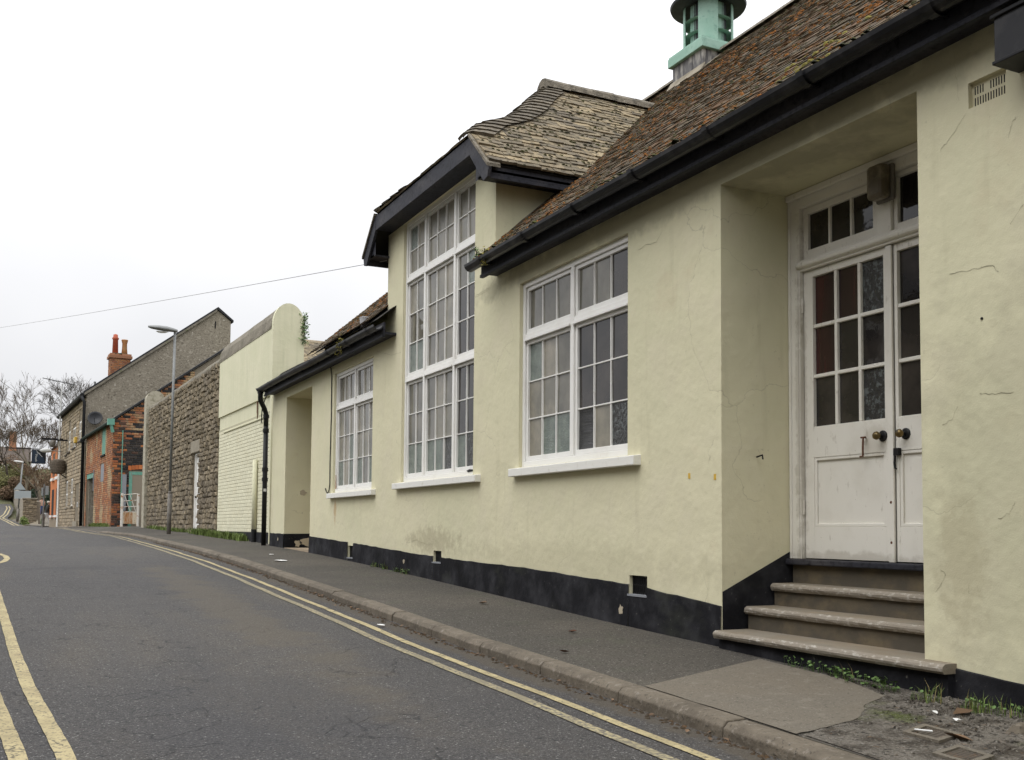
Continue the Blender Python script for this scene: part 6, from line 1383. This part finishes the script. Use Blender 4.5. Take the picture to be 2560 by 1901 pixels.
# grit and soil along the kerb face and the wall foot
m = MB(); random.seed(5)
for _ in range(1500):
    y = random.uniform(2.5, 24); x = XK(y)-.02-abs(random.gauss(0, .035)); s = random.uniform(.004, .011); m.lump((x, y, road_z(x, y)), (s*1.5, s*1.5, s))
m.build('kerb_grit', 'litter_soil', kind='stuff', label='dark grit and leaf crumbs along the kerb', cat='grit')
m = MB()
for _ in range(1500):
    y = random.uniform(1.6, 4.6); x = -abs(random.gauss(0, .45))-.03
    if x < -1.2 or y > 3.55+.42*(x+1.1): continue
    s = random.uniform(.004, .013); m.lump((x, y, pave_z(x, y)+.004), (s*1.3, s*1.3, s))
m.build('loose_gravel', 'verge_gravel', kind='stuff', label='loose gravel at the near end of the pavement', cat='gravel')
def weed(label, pts, n, size, seed, mat='leaf_weed', tall=0):
    rnd = random.Random(seed); c = Vector((sum(p[0] for p in pts)/len(pts), sum(p[1] for p in pts)/len(pts))); t = thing('weed', label, 'weed', (c.x, c.y, pave_z(c.x, c.y)), 'weeds at the foot of the hall'); m = MB(); st = MB()
    for _ in range(n):
        x, y = rnd.choice(pts); x += rnd.gauss(0, .025); y += rnd.gauss(0, .05); z = pave_z(x, y); h = rnd.uniform(.01, .06); s = size*rnd.uniform(.6, 1.3)
        q = Vector((x+rnd.gauss(0, .01), y+rnd.gauss(0, .01), z+h)); a = rnd.uniform(0, 6.28); tl = Vector((rnd.gauss(0, .4), rnd.gauss(0, .4), 1)).normalized(); u = tl.orthogonal().normalized(); u.rotate(Matrix.Rotation(a, 3, tl)); v = tl.cross(u)
        m.add([q+(u*math.cos(w)+v*math.sin(w))*s for w in np.linspace(0, 5.2, 6)], [(0, 1, 2, 3, 4, 5)]); st.tube([(x, y, z), q], .0012, 3)
    if m.v: m.build('leaves', mat, t, kind='stuff'); st.build('stems', mat, t, kind='stuff')
    if tall: blades([(p[0], p[1], pave_z(*p)) for p in pts], int(tall), .095, 'grass_green', 'blades', spread=.035, parent=t, kind='stuff', seed=seed, w=.0022); blades([(p[0], p[1], pave_z(*p)) for p in pts], int(tall/4), .11, 'grass_straw', 'straw', spread=.03, parent=t, kind='stuff', seed=seed+1, w=.002)
    return t
weed('round-leaved weed at the left end under the bottom step', [(-.10, 4.85), (-.11, 4.72), (-.10, 4.66)], 42, .010, 1)
weed('leafy weed patch in the middle under the bottom step', [(-.12, 4.52), (-.12, 4.45), (-.15, 4.38), (-.15, 4.33)], 48, .011, 2, tall=8)
weed('low weed patch at the right end under the bottom step', [(-.16, 4.20), (-.17, 4.14), (-.17, 4.08)], 46, .011, 3)
weed('grass tuft below the right end of the bottom step', [(-.22, 3.80), (-.20, 3.77)], 14, .008, 4, tall=34)
weed('straggly weed with a dry stem by the tarred base', [(-.20, 3.53), (-.18, 3.50)], 30, .009, 5, tall=40)
weed('spindly tall grass at the near end of the tarred base', [(-.14, 3.38), (-.12, 3.32), (-.12, 3.42)], 16, .008, 6, tall=22)
for i, y in enumerate((13.06, 12.65, 12.2, 11.9)): weed(['first tiny weed along the wall, nearest the small window', 'second tiny weed along the wall', 'third tiny weed along the wall', 'fourth tiny weed along the wall, below the tall window'][i], [(-.04, y), (-.03, y-.05)], 22, .014, 10+i, tall=16)
m = MB(); c = Vector((-.36, 3.14, pave_z(-.36, 3.14))); m.lump(c+Vector((0, 0, -.01)), (.08, .06, .05)); m.build('loose_stone', 'kerb_stone', label='loose pale stone at the right edge by the wall', cat='stone', bevel=.006)
# plants growing on the buildings
def drape(label, c, n, r, size, mat, seed, flow=(0, 0, -1)):
    rnd = random.Random(seed); t = thing('wall_plant', label, 'plant', c); m = MB()
    for _ in range(n):
        k = rnd.random(); p = Vector(c)+Vector(flow)*k+Vector((rnd.gauss(0, r), rnd.gauss(0, r), rnd.gauss(0, r))); a = Vector((rnd.gauss(0, 1), rnd.gauss(0, 1), rnd.gauss(0, 1))).normalized(); b = a.orthogonal().normalized(); s = size*rnd.uniform(.5, 1.3)
        m.add([p-a*s, p+b*s*.6, p+a*s, p-b*s*.6], [(0, 1, 2, 3)])
    m.build('foliage', mat, t); s_ = MB(); s_.tube([Vector(c), Vector(c)+Vector(flow)*.9], .006, 4); s_.build('stem', 'bark_dark', t)
q = FB.pt(.5, -.60, 5.75); drape('green plant hanging from the round-topped wall end', q, 260, .04, .03, 'leaf_weed', 3, (.0, -.02, -.6))
drape('tuft of yellow-green weed hanging over the gutter end beside the tall window', (-.30, 9.05, 4.24), 60, .018, .02, 'moss_yellow', 4, (0, .0, -.16))
drape('small green sprig growing in the gutter end', (-.26, 9.33, 4.20), 40, .02, .018, 'leaf_weed', 5, (0, 0, .10))
drape('trailing weed over the gutter of the far roof', (-.30, 13.9, 4.13), 70, .03, .022, 'moss_yellow', 6, (0, .04, -.22))
m = MB(); m.lathe((-.16, 13.25, 4.20), [(.06, 0), (.07, .12), (.075, .13), (.06, .14)], 14); m.build('gutter_pot', 'cable_grey', label='small grey tin lodged in the gutter left of the dormer', cat='tin')
